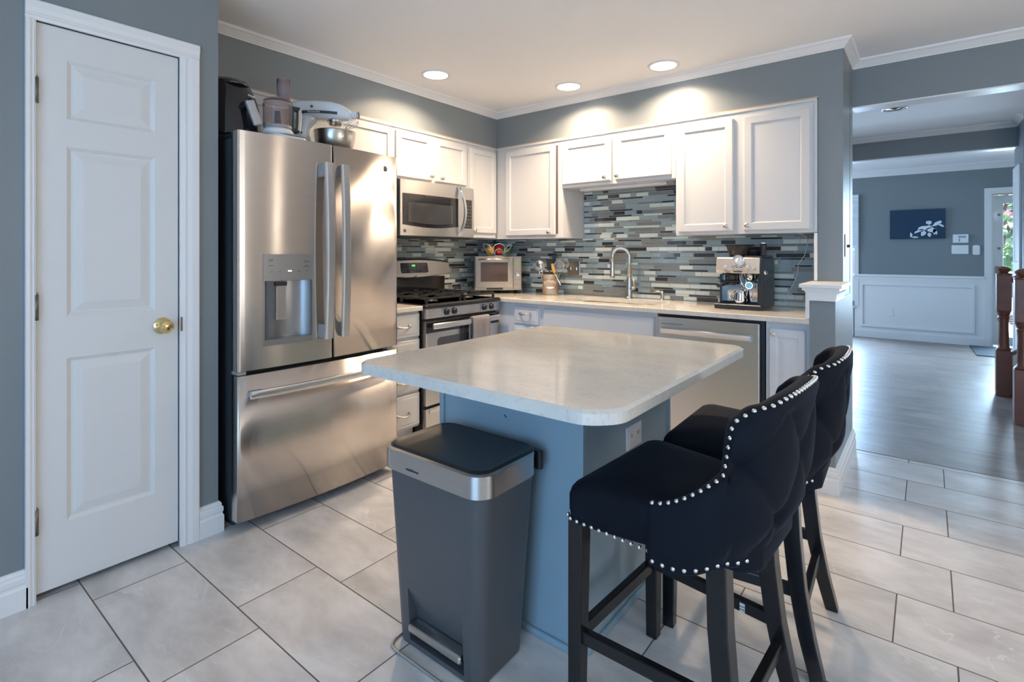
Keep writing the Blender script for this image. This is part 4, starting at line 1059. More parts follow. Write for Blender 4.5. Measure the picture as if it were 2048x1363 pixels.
fruit('mango', 'yellow-green mango at one end of the wire fruit basket', 'fruit', bp(-.060, -.005, .050), .040, 1.05, 1.05, 1.1, YELF, .4)
fruit('red_pepper', 'red pepper lying low in front inside the wire fruit basket', 'pepper', bp(.018, -.045, .034), .027, 1.2, 1.0, .85, RED, .5)
fruit('red_pepper', 'red pepper at the peak of the pile in the wire basket', 'pepper', bp(.012, .032, .070), .034, 1.1, 1.0, 1.0, RED, 1.0)
fruit('green_pepper', 'green pepper at the end of the wire basket nearest the sink', 'pepper', bp(.076, -.008, .048), .030, 1.2, 1.0, .95, GREENF, .2)

# ------------------------------------------------------------------ utensil crock
t = thing('utensil_crock', 'rust-patina metal crock marked UTENSILS on the sink worktop', 'crock', (.752, -.138, .887))
cx_, cy_, cr = .752, -.138, .066
m = MB().lathe((cx_, cy_, 0), [(0, .888), (cr*.96, .888), (cr*.97, .892), (cr, 1.05), (cr*1.02, 1.053), (cr*1.0, 1.056), (cr*.93, 1.053), (cr*.92, .900), (0, .898)], 36); build('pot', m, CROCK, t, autosmooth=.8)
va = math.atan2(-3.776-cy_, 3.226-cx_)
def wrapper(z0, arch):
    def f(co):
        a = va + co.x/(cr+.001); rr = cr+.0008+co.z
        return Vector((cx_+rr*math.cos(a), cy_+rr*math.sin(a), z0 + co.y - arch*co.x*co.x))
    return f
build('lettering', MB().text('UTENSILS', .026, Matrix(), bend=wrapper(1.000, 5.0)), WHTXT, t)
m = MB().text('KITCHEN', .012, Matrix(), bend=wrapper(.945, 0)); build('small_lettering', m, WHTXT, t) if False else m.bm.free()
m = MB(); rings = []
for i in range(13):
    q = -1+2*i/12; a = va + q*.55; h_ = .009*(1-q*q)+.0005
    rings.append([((cr+.001)*math.cos(a)+cx_, (cr+.001)*math.sin(a)+cy_, .948-h_), ((cr+.001)*math.cos(a)+cx_, (cr+.001)*math.sin(a)+cy_, .948+h_)])
m.loft(rings, closed=False, cap0=False, cap1=False); build('pale_band', m, WHTXT, t)
def vp(dx, dz, dd=0.0): # viewer-right offset, height, depth toward viewer
    return Vector((cx_ + .784*dx + .621*dd, cy_ + .621*dx - .784*dd, dz))
def tool(name, label, cat, base, tip, hr, head, mat, group=None):
    e = thing(name, label, cat, tuple(base)); 
    build('handle', MB().tube([base, base+(tip-base)*.5, tip], hr, 8), mat, e); head(e, tip, (tip-base).normalized()); return e
def blade(wd, ln, th, mat, hole=False):
    def f(e, tip, d):
        r = Vector((.784, .621, 0)); m = MB(); m.beam(tip-d*.01, tip+d*ln, wd*.8, th, r, sx1=wd, bev=.002); build('blade', m, mat, e)
    return f
def bowl(r, mat, flat=.35):
    def f(e, tip, d):
        m = MB(); n = Vector((.621, -.784, .15)).normalized(); s = d.cross(n).normalized(); c = tip+d*r*.95; rings = []
        for j in range(7):
            a = j/6*PI/2; rr = r*math.cos(a)+.0001; h_ = -r*flat*math.sin(a)
            rings.append([c + (s*math.cos(2*PI*k/20)*.9 + d*math.sin(2*PI*k/20)*1.1)*rr + n*h_ for k in range(20)])
        m.loft(rings, cap0=False); build('bowl', m, mat, e, solid=.0015)
    return f
def hoop(r, mat):
    def f(e, tip, d):
        n = Vector((.621, -.784, .15)).normalized(); s = d.cross(n).normalized(); c = tip+d*r
        build('rim', MB().tube([c+(s*math.cos(2*PI*k/24)+d*math.sin(2*PI*k/24))*r for k in range(24)], .0035, 8, closed=True), mat, e)
        m = MB(); 
        for q in range(-4, 5):
            o_ = q/5*r; L_ = math.sqrt(max(0, r*r-o_*o_))
            m.cyl(c+s*o_-d*L_-n*.012*(1-(q/5)**2), c+s*o_+d*L_-n*.012*(1-(q/5)**2), .0012, seg=6); m.cyl(c+d*o_-s*L_-n*.012*(1-(q/5)**2), c+d*o_+s*L_-n*.012*(1-(q/5)**2), .0012, seg=6)
        build('mesh', m, mat, e)
    return f
tool('ladle', 'steel ladle leaning far out of the utensil crock toward the toaster oven', 'utensil', vp(-.02, .91, .01), vp(-.078, 1.105, .01), .004, bowl(.034, CHROME, .7), CHROME)
tool('slotted_spoon', 'steel spoon lowest on the toaster side of the utensil crock', 'utensil', vp(-.03, .91, -.02), vp(-.095, 1.09, -.02), .004, bowl(.030, NICK), NICK)
tool('spatula', 'black square-ended spatula upright in the middle of the utensil crock', 'utensil', vp(-.005, .91, -.02), vp(-.004, 1.10, -.02), .005, blade(.055, .085, .003, BLKPL), BLKPL)
tool('turner', 'black narrow turner rising highest from the utensil crock', 'utensil', vp(.012, .91, -.025), vp(.030, 1.12, -.03), .005, blade(.035, .095, .003, BLKPL), BLKPL)
tool('whisk_spoon', 'dark wide cooking spoon behind the ladle in the utensil crock', 'utensil', vp(-.015, .91, .02), vp(-.055, 1.09, .02), .005, blade(.03, .06, .003, GREYPL), BLKPL)
tool('skimmer', 'round steel skimmer on the faucet side of the utensil crock', 'utensil', vp(.02, .91, .015), vp(.062, 1.085, .015), .0035, hoop(.042, CHROME), CHROME)
tool('strainer', 'larger round wire strainer behind the skimmer in the utensil crock', 'utensil', vp(.03, .91, -.01), vp(.095, 1.10, -.02), .0035, hoop(.044, NICK), NICK)
e = thing('pastry_brush', 'utensil with a yellow grip hung over the crock rim', 'utensil', tuple(vp(.03, 1.0, .075)))
build('grip', MB().tube([vp(.012, 1.145, .045), vp(.020, 1.11, .055), vp(.030, 1.070, .066)], [.009, .0125, .010], 12), YELW, e)
build('shaft', MB().tube([vp(.030, 1.070, .066), vp(.055, 1.02, .072), vp(.078, .975, .070)], [.004, .0045, .004], 8).tube([vp(.062, 1.006, .072), vp(.080, .970, .070)], [.008, .007], 10), CHROME, e)
# stainless outlet plate behind the crock
t = thing('outlet_plate', 'steel two-gang outlet plate on the mosaic behind the utensil crock', 'outlet', (.90, -.010, 1.10))
build('plate', MB().box(.845, .965, -.0165, -.010, 1.045, 1.165, .003), NICK, t)
for x in (.875, .932): build('toggle', MB().box(x-.006, x+.006, -.022, -.016, 1.09, 1.115, .002), CHROME, t)

# ------------------------------------------------------------------ espresso machine
t = thing('espresso_machine', 'stainless and black espresso machine with round pressure gauge', 'espresso machine', (2.32, -.27, .887))
x0, x1 = 2.178, 2.452
build('tank_body', MB().box(x0+.014, x1, -.300, -.085, .900, 1.200, .012), BLKPL, t)
build('right_side', MB().box(x1-.03, x1+.004, -.385, -.09, .900, 1.203, .008), BLKPL, t); build('left_side', MB().box(x0+.018, x0+.032, -.365, -.28, .900, 1.10, .004), BLKPL, t)
m = MB().prism([(-.290, 1.208), (-.378, 1.208), (-.386, 1.200), (-.402, 1.128), (-.394, 1.108), (-.29, 1.105)], 'x', x0+.006, x1-.012)
hd = build('head', m, STEEL, t, bevel=.005)
def ey(z): return -.386-(1.200-z)*.222
m = MB().lathe((0, 0, 0), [(0, 0), (.034, 0), (.034, -.010), (.031, -.012), (.029, -.009), (0, -.008)], 32, axis='y')
for v in m.bm.verts: v.co += Vector((2.316, ey(1.188), 1.188))
gz = build('pressure_gauge', m, CHROME, hd, autosmooth=.5)
m = MB().lathe((0, 0, 0), [(0, -.0085), (.028, -.0085), (.028, -.0095), (0, -.0095)], 28, axis='y')
for v in m.bm.verts: v.co += Vector((2.316, ey(1.188), 1.188))
build('gauge_face', m, WHPL, gz); build('gauge_needle', MB().beam((2.314, ey(1.188)-.011, 1.182), (2.326, ey(1.188)-.011, 1.200), .003, .001, (1, 0, 0)), DKTXT, gz)
for x, r in ((2.245, .013), (2.376, .013), (2.412, .008)):
    build('dial', MB().cyl((x, ey(1.145)+.004, 1.145), (x, ey(1.145)-.018, 1.143), r, r*.9, 20), CHROME, hd)
for x in (2.284, 2.310, 2.336): build('button', MB().cyl((x, ey(1.145)+.003, 1.145), (x, ey(1.145)-.003, 1.1445), .0085, seg=18).cyl((x, ey(1.145)-.0028, 1.1445), (x, ey(1.145)-.0036, 1.144), .0055, seg=14, mat=1), [CHROME, DKTXT], hd)
build('nameplate_mark', MB().box(2.290, 2.340, ey(1.118)-.0015, ey(1.118)+.002, 1.115, 1.120), DKTXT, hd)
build('hopper', MB().lathe((2.275, -.225, 0), [(.055, 1.207), (.060, 1.222), (.073, 1.270), (.075, 1.276), (.0, 1.276)], 32, caps=False).lathe((2.275, -.225, 0), [(.0, 1.207), (.056, 1.207), (.056, 1.210), (0, 1.210)], 24), pm('smoke_hopper', (.10, .075, .06), .1, Transmission_Weight=.5), t, autosmooth=.8)
build('hopper_lid', MB().lathe((2.275, -.225, 0), [(0, 1.276), (.076, 1.276), (.077, 1.282), (.03, 1.285), (0, 1.286)], 32), BLKPL, t)
build('bean_collar', MB().lathe((2.275, -.225, 0), [(0, 1.200), (.050, 1.200), (.052, 1.214), (0, 1.214)], 28), CHROME, t)
build('top_plate', MB().box(2.335, 2.45, -.33, -.10, 1.203, 1.216, .006), BLKPL, t)
build('filter_basket', MB().lathe((2.372, -.235, 0), [(0, 1.216), (.035, 1.216), (.038, 1.245), (.040, 1.247), (.030, 1.249), (.028, 1.258), (0, 1.258)], 24), BLKPL, t)
m = MB().lathe((2.432, -.275, 0), [(0, 1.216), (.018, 1.216), (.018, 1.222), (.012, 1.228), (.013, 1.250), (.019, 1.275), (.018, 1.288), (0, 1.288)], 20); tp = build('tamper', m, BLKPL, t)
build('tamper_cap', MB().lathe((2.432, -.275, 0), [(0, 1.288), (.016, 1.288), (.017, 1.295), (.012, 1.300), (0, 1.301)], 20), CHROME, tp)
build('splash_panel', MB().box(x0+.03, x1-.03, -.302, -.298, .93, 1.108), CHROME, t)
build('group_head', MB().cyl((2.262, -.345, 1.060), (2.262, -.345, 1.106), .036, seg=28).cyl((2.262, -.345, 1.052), (2.262, -.345, 1.060), .040, seg=28), BLKPL, t)
build('grinder_chute', MB().cyl((2.372, -.335, 1.062), (2.372, -.335, 1.106), .026, seg=24).tube([(2.31, -.350, 1.10), (2.325, -.36, 1.05), (2.345, -.36, 1.02)], .006, 8), CHROME, t)
m = MB().cyl((2.255, -.345, 1.035), (2.255, -.345, 1.052), .036, seg=28).tube([(2.245, -.372, 1.043), (2.232, -.42, 1.040), (2.222, -.475, 1.034)], [.011, .013, .012], 12); build('portafilter', m, BLKPL, t)
wn_ = build('steam_wand', MB().tube([(2.425, -.365, 1.112), (2.428, -.372, 1.07), (2.430, -.365, .99), (2.430, -.36, .945)], [.006, .006, .005, .0045], 10), CHROME, t)
build('hot_water_dial', MB().cyl((2.447, -.345, 1.110), (2.468, -.352, 1.118), .016, .013, 18), CHROME, t)
m = MB().prism([(x0+.008, -.30), (x0-.004, -.40), (x0+.004, -.412), (x1-.02, -.412), (x1, -.40), (x1, -.30)], 'z', .888, .916); tr = build('drip_tray', m, BLKPL, t, bevel=.004)
build('tray_trim', MB().box(x0+.0, x1-.006, -.4135, -.404, .914, .919, .002), HANDLE, tr)
m = MB()
for i in range(12): m.box(x0+.02+i*.0205, x0+.030+i*.0205, -.40, -.31, .916, .921)
build('drip_grate', m, IRON, tr)
build('tray_float', MB().box(2.27, 2.36, -.4136, -.4125, .890, .902), IRON, tr)
t = thing('milk_jug', 'small steel milk jug standing on the coffee machine drip tray', 'jug', (2.318, -.352, .921))
build('body', MB().lathe((2.318, -.352, 0), [(0, .922), (.035, .922), (.038, .928), (.038, .945), (.033, .985), (.034, .998), (.032, .998), (.031, .986), (.035, .946), (.034, .93), (0, .928)], 32), CHROME, t, autosmooth=.8)
build('handle', MB().tube([(2.286, -.362, .985), (2.262, -.368, .985), (2.255, -.370, .965), (2.262, -.368, .945), (2.284, -.362, .940)], .004, 8), CHROME, t)
t = thing('temperature_dial', 'round blue thermometer face clipped above the steel milk jug', 'thermometer', (2.378, -.40, 1.035))
build('stem', MB().cyl((2.350, -.352, .935), (2.372, -.392, 1.022), .002, seg=8), CHROME, t)
build('face', MB().cyl((2.378, -.392, 1.037), (2.380, -.402, 1.037), .021, seg=24).cyl((2.380, -.402, 1.037), (2.3802, -.4035, 1.037), .018, seg=24, mat=1), [CHROME, pm('blue_dial', (.25, .58, .70), .2)], t)
# thin white cord on the backsplash
pts = [(2.625, -.30, 1.351), (2.63, -.05, 1.34), (2.632, -.013, 1.30), (2.615, -.013, 1.22), (2.578, -.013, 1.16), (2.575, -.013, 1.10), (2.545, -.013, 1.02), (2.515, -.013, .95), (2.49, -.013, .912)]
tag(build('power_cord', MB().tube(pts, .0022, 8), WHPL), 'thin white cord trailing down the mosaic right of the coffee machine', 'cord')

# ------------------------------------------------------------------ appliances on top of the refrigerator
ZF = 1.7525
t = thing('air_fryer', 'black rounded air fryer with pull-out drawer handle on the refrigerator, beside the pantry wall', 'air fryer', (.505, -2.612, ZF))
fc = (.505, -2.612)
def egg(z0, z1, k0, k1, n=10, front=.158, half=.136):
    rings = []
    for i in range(n+1):
        s = i/n; z = z0+(z1-z0)*s; k = k0(s) if callable(k0) else k0
        rings.append([(fc[0]+front*k*math.copysign(abs(math.cos(a))**.8, math.cos(a)), fc[1]+half*k*math.copysign(abs(math.sin(a))**.8, math.sin(a)), z) for a in [2*PI*j/40 for j in range(40)]])
    return rings
m = MB().loft(egg(ZF+.004, ZF+.035, lambda s: .90+.07*s, 0, 4)); build('base', m, BLKPL, t)
prof = lambda s: 1.0 - .06*s - .36*max(0, s-.45)**1.7/.55**1.7
m = MB().loft(egg(ZF+.038, ZF+.325, prof, 0, 18)); build('body', m, BLKGL, t)
build('drawer_seam', MB().loft(egg(ZF+.033, ZF+.040, .955, 0, 2)), BLKPL, t)
m = MB(); m.loft([[(fc[0]+.02+.105*math.cos(a)*k, fc[1]+.085*math.sin(a)*k, z) for a in [2*PI*j/32 for j in range(32)]] for k, z in ((1.0, ZF+.296), (.85, ZF+.316), (.5, ZF+.329), (.1, ZF+.333))]); build('control_cap', m, GLASSD, t)
hx0 = fc[0]+.155; hy = fc[1]+.022
m = MB().beam((hx0-.03, hy-.01, ZF+.185), (hx0+.035, hy, ZF+.190), .045, .030, (0, 1, 0), bev=.006); dh = build('drawer_handle', m, BLKPL, t)
m = MB().beam((hx0+.037, hy-.008, ZF+.205), (hx0+.055, hy+.028, ZF+.090), .044, .020, (0, 1, 0), bev=.006); build('handle_grip', m, pm('grip_silver', (.55, .56, .58), .3, .6), dh)
MT = frame_M((fc[0]+.1385, fc[1]+.052, ZF+.243), (-.35, 1, 0), (-.30, -.1, 1)); build('lettering', MB().text('PHILIPS', .014, MT, ext=.001), WHTXT, t)

t = thing('food_processor', 'food processor with smoky bowl, tall feed chute and white base', 'food processor', (.668, -2.425, ZF)); PROC = t
pc = (.668, -2.425)
m = MB().prism(rrect(pc[0]-.10, pc[0]+.10, pc[1]-.075, pc[1]+.135, .04, 6), 'z', ZF+.001, ZF+.055)
b_ = build('base', m, WHPL, t, bevel=.008)
build('base_band', MB().prism(rrect(pc[0]-.1015, pc[0]+.1015, pc[1]-.02, pc[1]+.1365, .04, 6), 'z', ZF+.056, ZF+.061), GREYPL, b_)
build('turntable', MB().lathe((pc[0], pc[1], 0), [(0, ZF+.061), (.086, ZF+.061), (.084, ZF+.080), (.074, ZF+.090), (0, ZF+.090)], 32), WHPL, t)
build('bowl', MB().lathe((pc[0], pc[1], 0), [(.070, ZF+.091), (.075, ZF+.10), (.0785, ZF+.205), (.080, ZF+.210), (.0775, ZF+.210), (.0755, ZF+.205), (.072, ZF+.102), (.0, ZF+.094)], 36, caps=False), SMOKE, t)
build('bowl_ring', MB().lathe((pc[0], pc[1], 0), [(0, ZF+.0905), (.074, ZF+.0905), (.076, ZF+.108), (0, ZF+.108)], 36), GREYPL, t)
build('blade_hub', MB().cyl((pc[0], pc[1], ZF+.108), (pc[0], pc[1], ZF+.18), .020, .016, 20), pm('hub_dark', (.06, .065, .08), .35), t)
lid = build('lid', MB().lathe((pc[0], pc[1], 0), [(.080, ZF+.208), (.081, ZF+.222), (.074, ZF+.236), (.050, ZF+.246), (.0, ZF+.248)], 36, caps=False), SMOKE, t)
fcx, fcy = pc[0]+.01, pc[1]+.030
build('feed_chute', MB().lathe((fcx, fcy, 0), [(.036, ZF+.240), (.0375, ZF+.345), (.034, ZF+.346), (.033, ZF+.240)], 28, caps=False), SMOKE, lid)
build('pusher', MB().lathe((fcx, fcy, 0), [(0, ZF+.25), (.030, ZF+.25), (.032, ZF+.336), (0, ZF+.336)], 24), pm('pusher_lilac', (.66, .58, .62), .15, Transmission_Weight=.5), lid)
hb = pc[1]+.085
m = MB().box(pc[0]-.016, pc[0]+.016, hb-.012, hb+.008, ZF+.090, ZF+.225, .004); m.box(pc[0]-.016, pc[0]+.016, hb, hb+.050, ZF+.200, ZF+.225, .008); m.box(pc[0]-.016, pc[0]+.016, hb, hb+.044, ZF+.090, ZF+.112, .008)
h_ = build('handle', m, pm('handle_dark_teal', (.02, .035, .045), .25), t)
build('handle_grip', MB().loft([[(pc[0]-.016, hb+.034+o, z), (pc[0]+.016, hb+.034+o, z), (pc[0]+.016, hb+.054+o, z), (pc[0]-.016, hb+.054+o, z)] for z, o in ((ZF+.100, -.006), (ZF+.13, -.002), (ZF+.17, 0), (ZF+.218, 0))], smooth=False), HANDLE, h_, bevel=.004)

t = thing('stand_mixer', 'white stand mixer with steel bowl on the refrigerator', 'stand mixer', (.500, -2.05, ZF)); MIXER = t
mx_ = .500
m = MB()
def sec(y, zc, hw, hh, e=.75): return [(mx_+hw*math.copysign(abs(math.cos(a))**e, math.cos(a)), y, zc+hh*math.copysign(abs(math.sin(a))**e, math.sin(a))) for a in [2*PI*j/32 for j in range(32)]]
H = ZF + .285
m.loft([sec(y, H+dz, hw, hh) for y, dz, hw, hh in ((-2.262, -.002, .018, .022), (-2.256, -.002, .040, .044), (-2.235, 0, .054, .053), (-2.19, .002, .060, .055), (-2.10, .002, .062, .055), (-2.02, -.003, .061, .053), (-1.97, -.010, .056, .046), (-1.935, -.018, .044, .036), (-1.915, -.024, .030, .026), (-1.908, -.026, .016, .014))])
hd = build('head', m, MIXW, t)
band = MB(); y0_, y1_ = -2.20, -1.975; nB = 14; rr_ = []
def band_pt(y, z): 
    s = (y+2.10); return mx_ + .0625 - (max(0, y+2.02)*.09)
for z in (H-.0255, H-.0105): rr_.append([(band_pt(y0_+(y1_-y0_)*i/nB, z)-.002, y0_+(y1_-y0_)*i/nB, z-(max(0, i-8)*.0012)) for i in range(nB+1)])
out = [[(x+.003, y, z) for x, y, z in r] for r in rr_]
band.loft([[rr_[0][i], out[0][i], out[1][i], rr_[1][i]] for i in range(nB+1)], smooth=False)
bd = build('trim_band', band, DKTXT, hd)
MT = frame_M((mx_+.0640, -2.105, H-.018), (0, 1, 0), (0, 0, 1)); build('lettering', MB().text('KitchenAid', .015, MT, ext=.0008), WHTXT, bd)
build('speed_knob', MB().cyl((mx_+.060, -2.165, H-.022), (mx_+.072, -2.165, H-.022), .007, seg=14), BLKPL, hd)
build('pin_knob', MB().cyl((mx_+.052, -2.115, H+.012), (mx_+.066, -2.115, H+.012), .0065, seg=16), DKTXT, hd)
build('attachment_hub', MB().cyl((mx_, -1.925, H-.022), (mx_, -1.880, H-.024), .021, .021, 24), MIXW, hd); build('hub_cap', MB().cyl((mx_, -1.880, H-.024), (mx_, -1.872, H-.024), .0215, seg=24), CHROME, hd)
m = MB(); m.loft([[(mx_+hw*math.copysign(abs(math.cos(a))**.8, math.cos(a)), yc+hl*math.copysign(abs(math.sin(a))**.8, math.sin(a)), z) for a in [2*PI*j/28 for j in range(28)]] for z, yc, hw, hl in ((ZF+.03, -2.165, .062, .060), (ZF+.07, -2.178, .048, .045), (ZF+.13, -2.185, .042, .036), (ZF+.18, -2.182, .042, .036), (ZF+.225, -2.165, .048, .055), (ZF+.26, -2.15, .052, .075))]); nk = build('neck', m, MIXW, t)
build('neck_screw', MB().cyl((mx_+.040, -2.180, ZF+.155), (mx_+.045, -2.180, ZF+.155), .005, seg=12), CHROME, nk)
build('base', MB().prism(rrect(mx_-.095, mx_+.095, -2.235, -1.90, .075, 8), 'z', ZF+.002, ZF+.034), MIXW, t, bevel=.010)
build('planetary', MB().lathe((mx_, -2.005, 0), [(0, H-.045), (.042, H-.048), (.044, H-.066), (.036, H-.070), (.034, H-.082), (0, H-.082)], 28), HANDLE, hd)
bz = ZF+.036
build('bowl', MB().lathe((mx_, -2.008, 0), [(0, bz-.014), (.050, bz-.014), (.050, bz), (.075, bz+.010), (.100, bz+.045), (.110, bz+.09), (.113, bz+.126), (.1155, bz+.130), (.111, bz+.130), (.107, bz+.09), (.097, bz+.047), (.07, bz+.014), (0, bz+.004)], 40), NICK, t, autosmooth=.9)
for nm, c, o, s in (('wire_whisk', 'wire whisk leaning out of the mixer bowl toward the upper cabinets', 0, 0),):
    e = thing(nm, c, 'whisk', (mx_, -1.99, bz+.05))
    p0 = Vector((mx_+.02, -1.955, bz+.11)); d = Vector((.05, .62, .42)).normalized(); s1 = d.orthogonal().normalized(); s2 = d.cross(s1)
    q0 = Vector((mx_+.02, -1.945, bz+.135)); d = Vector((.15, .75, .60)).normalized(); s1 = d.orthogonal().normalized(); s2 = d.cross(s1)
    build('stem', MB().cyl(q0-d*.06, q0, .008, seg=12), CHROME, e)
    for k in range(4):
        a = k*PI/4; s = s1*math.cos(a)+s2*math.sin(a); pts = []
        for i in range(15):
            th = PI*i/14; pts.append(q0 + s*(.036*math.sin(math.pi*(i/14))*math.copysign(1, 1)*(1 if i <= 7 else 1))*math.cos(th)*1.4 + d*(.095*math.sin(th)))
        build('wire', MB().tube(pts, .0012, 6), CHROME, e)
PROC.location = (.708, -2.463, ZF); PROC.scale = (.86, .86, .985)
for o_ in (MIXER, e):
    v_ = Vector((o_.location.x-.5, o_.location.y+2.05, 0)); v_.rotate(Matrix.Rotation(math.radians(-52), 3, 'Z'))
    o_.location = (.552+v_.x, -2.090+v_.y, o_.location.z); o_.rotation_euler = (0, 0, math.radians(-52))
pts = [(mx_+.02, -2.225, ZF+.24), (mx_+.04, -2.232, ZF+.20), (mx_+.05, -2.262, ZF+.12), (mx_+.06, -2.255, ZF+.05), (mx_+.08, -2.25, ZF+.012), (mx_+.11, -2.21, ZF+.006), (mx_+.12, -2.13, ZF+.006)]
build('power_cord', MB().tube(pts, .0035, 8), pm('cord_grey', (.45, .44, .42), .5), t)

# ------------------------------------------------------------------ step trash can
t = thing('trash_can', 'tall graphite step trash can with steel rim in front of the island', 'trash can', (2.07, -2.56, 0))
def can_ring(z, n=8):
    s = z/.60; x0 = 1.885-.015*s; x1 = 2.238+.045*s; y0 = -2.682-.036*s; y1 = -2.462+.012*s
    return [(x, y, z) for x, y in rrect(x0, x1, y0, y1, .045, n)]
m = MB().loft([can_ring(z) for z in (.006, .012, .10, .20, .30, .45, .562)])
b = build('body', m, CANB, t, autosmooth=.7)
m = MB(); m.prism([(-2.80, .020), (-2.80, .300), (-2.730, .250), (-2.700, .205), (-2.655, .100), (-2.652, .020)], 'x', 1.952, 2.185)
cut(b, m); b.data.materials.clear(); b.data.materials.append(CANB)
for p in b.data.polygons: p.use_smooth = True
b.data.set_sharp_from_angle(angle=.45)
build('foot_pedal', MB().box(1.957, 2.180, -2.698, -2.655, .055, .078, .006), STEEL, t)
build('foot_pedal_link', MB().box(1.97, 2.17, -2.675, -2.60, .030, .055, .004), BLKPL, t)
m = MB().tube([(1.900, -2.60, .005), (1.893, -2.66, .005), (1.897, -2.70, .005), (1.912, -2.722, .005), (1.94, -2.728, .005), (2.18, -2.728, .005), (2.208, -2.722, .005), (2.222, -2.70, .005), (2.224, -2.62, .005)], .0045, 8); build('floor_wire', m, HANDLE, t)
R = rrect(1.858, 2.296, -2.732, -2.452, .062, 8); R2 = rrect(1.866, 2.288, -2.724, -2.452, .056, 8)
m = MB().loft([[(x, y, .562) for x, y in R], [(x, y, .624) for x, y in R], [(x, y, .6265) for x, y in R2], [(x, y, .6265) for x, y in rrect(1.872, 2.282, -2.718, -2.455, .05, 8)]], smooth=False, cap1=False)
rim = build('steel_rim', m, STEEL, t, autosmooth=.5)
R3 = rrect(1.870, 2.284, -2.720, -2.442, .052, 8)
build('lid', MB().loft([[(x, y, .615) for x, y in R3], [(x, y, .627) for x, y in R3], [(2.077+(x-2.077)*.96, -2.583+(y+2.583)*.94, .633) for x, y in R3], [(2.077+(x-2.077)*.90, -2.583+(y+2.583)*.86, .629) for x, y in R3]], smooth=False), CANLID, t, autosmooth=.7)
build('hinge_housing', MB().prism(rrect(1.872, 2.288, -2.451, -2.428, .010, 4), 'z', .560, .618), CANLID, t, bevel=.004)
MT = frame_M((2.018, -2.7327, .581), (1, 0, 0), (0, 0, 1)); build('lettering', MB().text('simplehuman', .0105, MT, ext=.0005), DKTXT, rim)

# ------------------------------------------------------------------ bar stools (local frame: +x is the front of the seat)
SA, SB, SN, SX0 = .231, .250, 3.2, -.008
def plan(tt):
    ph = tt*PI/2; c, s = abs(math.cos(ph)), abs(math.sin(ph))
    return Vector((SX0 - SA*c**(2/SN), SB*math.copysign(s**(2/SN), ph)))
def sstep(a, b, x):
    q = max(0, min(1, (x-a)/(b-a))); return q*q*(3-2*q)
def ztop(tt):
    a = abs(tt)
    p = plan(tt)
    d = -p.x                      # distance back from the arm front
    zt = .668 + .10*max(0, min(1, (d-.01)/.165))**1.6
    zt += .110*sstep(.166, .182, d) + .032*sstep(.178, .206, d) + .022*sstep(.200, .245, d)
    return zt
NT = 120
TT = []
# denser where the wing rises
acc = [0]
for i in range(400):
    t_ = -1+2*(i+.5)/400; p1, p2 = plan(-1+2*i/400), plan(-1+2*(i+1)/400)
    acc.append(acc[-1] + (p2-p1).length + .8*abs(ztop(-1+2*(i+1)/400)-ztop(-1+2*i/400)))
for k in range(NT+1):
    target = acc[-1]*k/NT; i = 0
    while i < 399 and acc[i+1] < target: i += 1
    f = (target-acc[i])/max(1e-9, acc[i+1]-acc[i]); TT.append(-1+2*(i+f)/400)
ARC = [0]
for a, b in zip(TT, TT[1:]): ARC.append(ARC[-1]+(plan(b)-plan(a)).length)
SMID = ARC[-1]/2
def normal(tt):
    e = 1e-3; a, b = plan(max(-1, tt-e)), plan(min(1, tt+e)); d = (b-a).normalized(); n = Vector((d.y, -d.x))
    c = plan(tt) - Vector((-.02, 0))
    return n if n.dot(c) > 0 else -n
def lean(z): return .030*max(0, (z-.58)/.34)**1.1
def tuft(s, z):
    if not (.555 < z < .905): return 0.0
    ws = .108; hs = .128; u = s/ws; v = (z-.775)/hs
    w_ = sstep(.29, .235, abs(s)) if False else (1-sstep(.215, .262, abs(s)))
    wz = sstep(.555, .60, z)*(1-sstep(.875, .905, z))
    p, q = u+v, u-v
    # diamond creases run along p or q integer (even lattice)
    dp = abs(p/2*1.0 - round(p/2))*2; dq = abs(q/2 - round(q/2))*2
    cr = .0075*(math.exp(-(dp/.10)**2) + math.exp(-(dq/.10)**2))
    bt = .014*math.exp(-((dp*dp+dq*dq)/.12))
    puff = -.006*(1-math.exp(-(min(dp, dq)/.4)**2))
    return (cr+bt+puff)*w_*wz
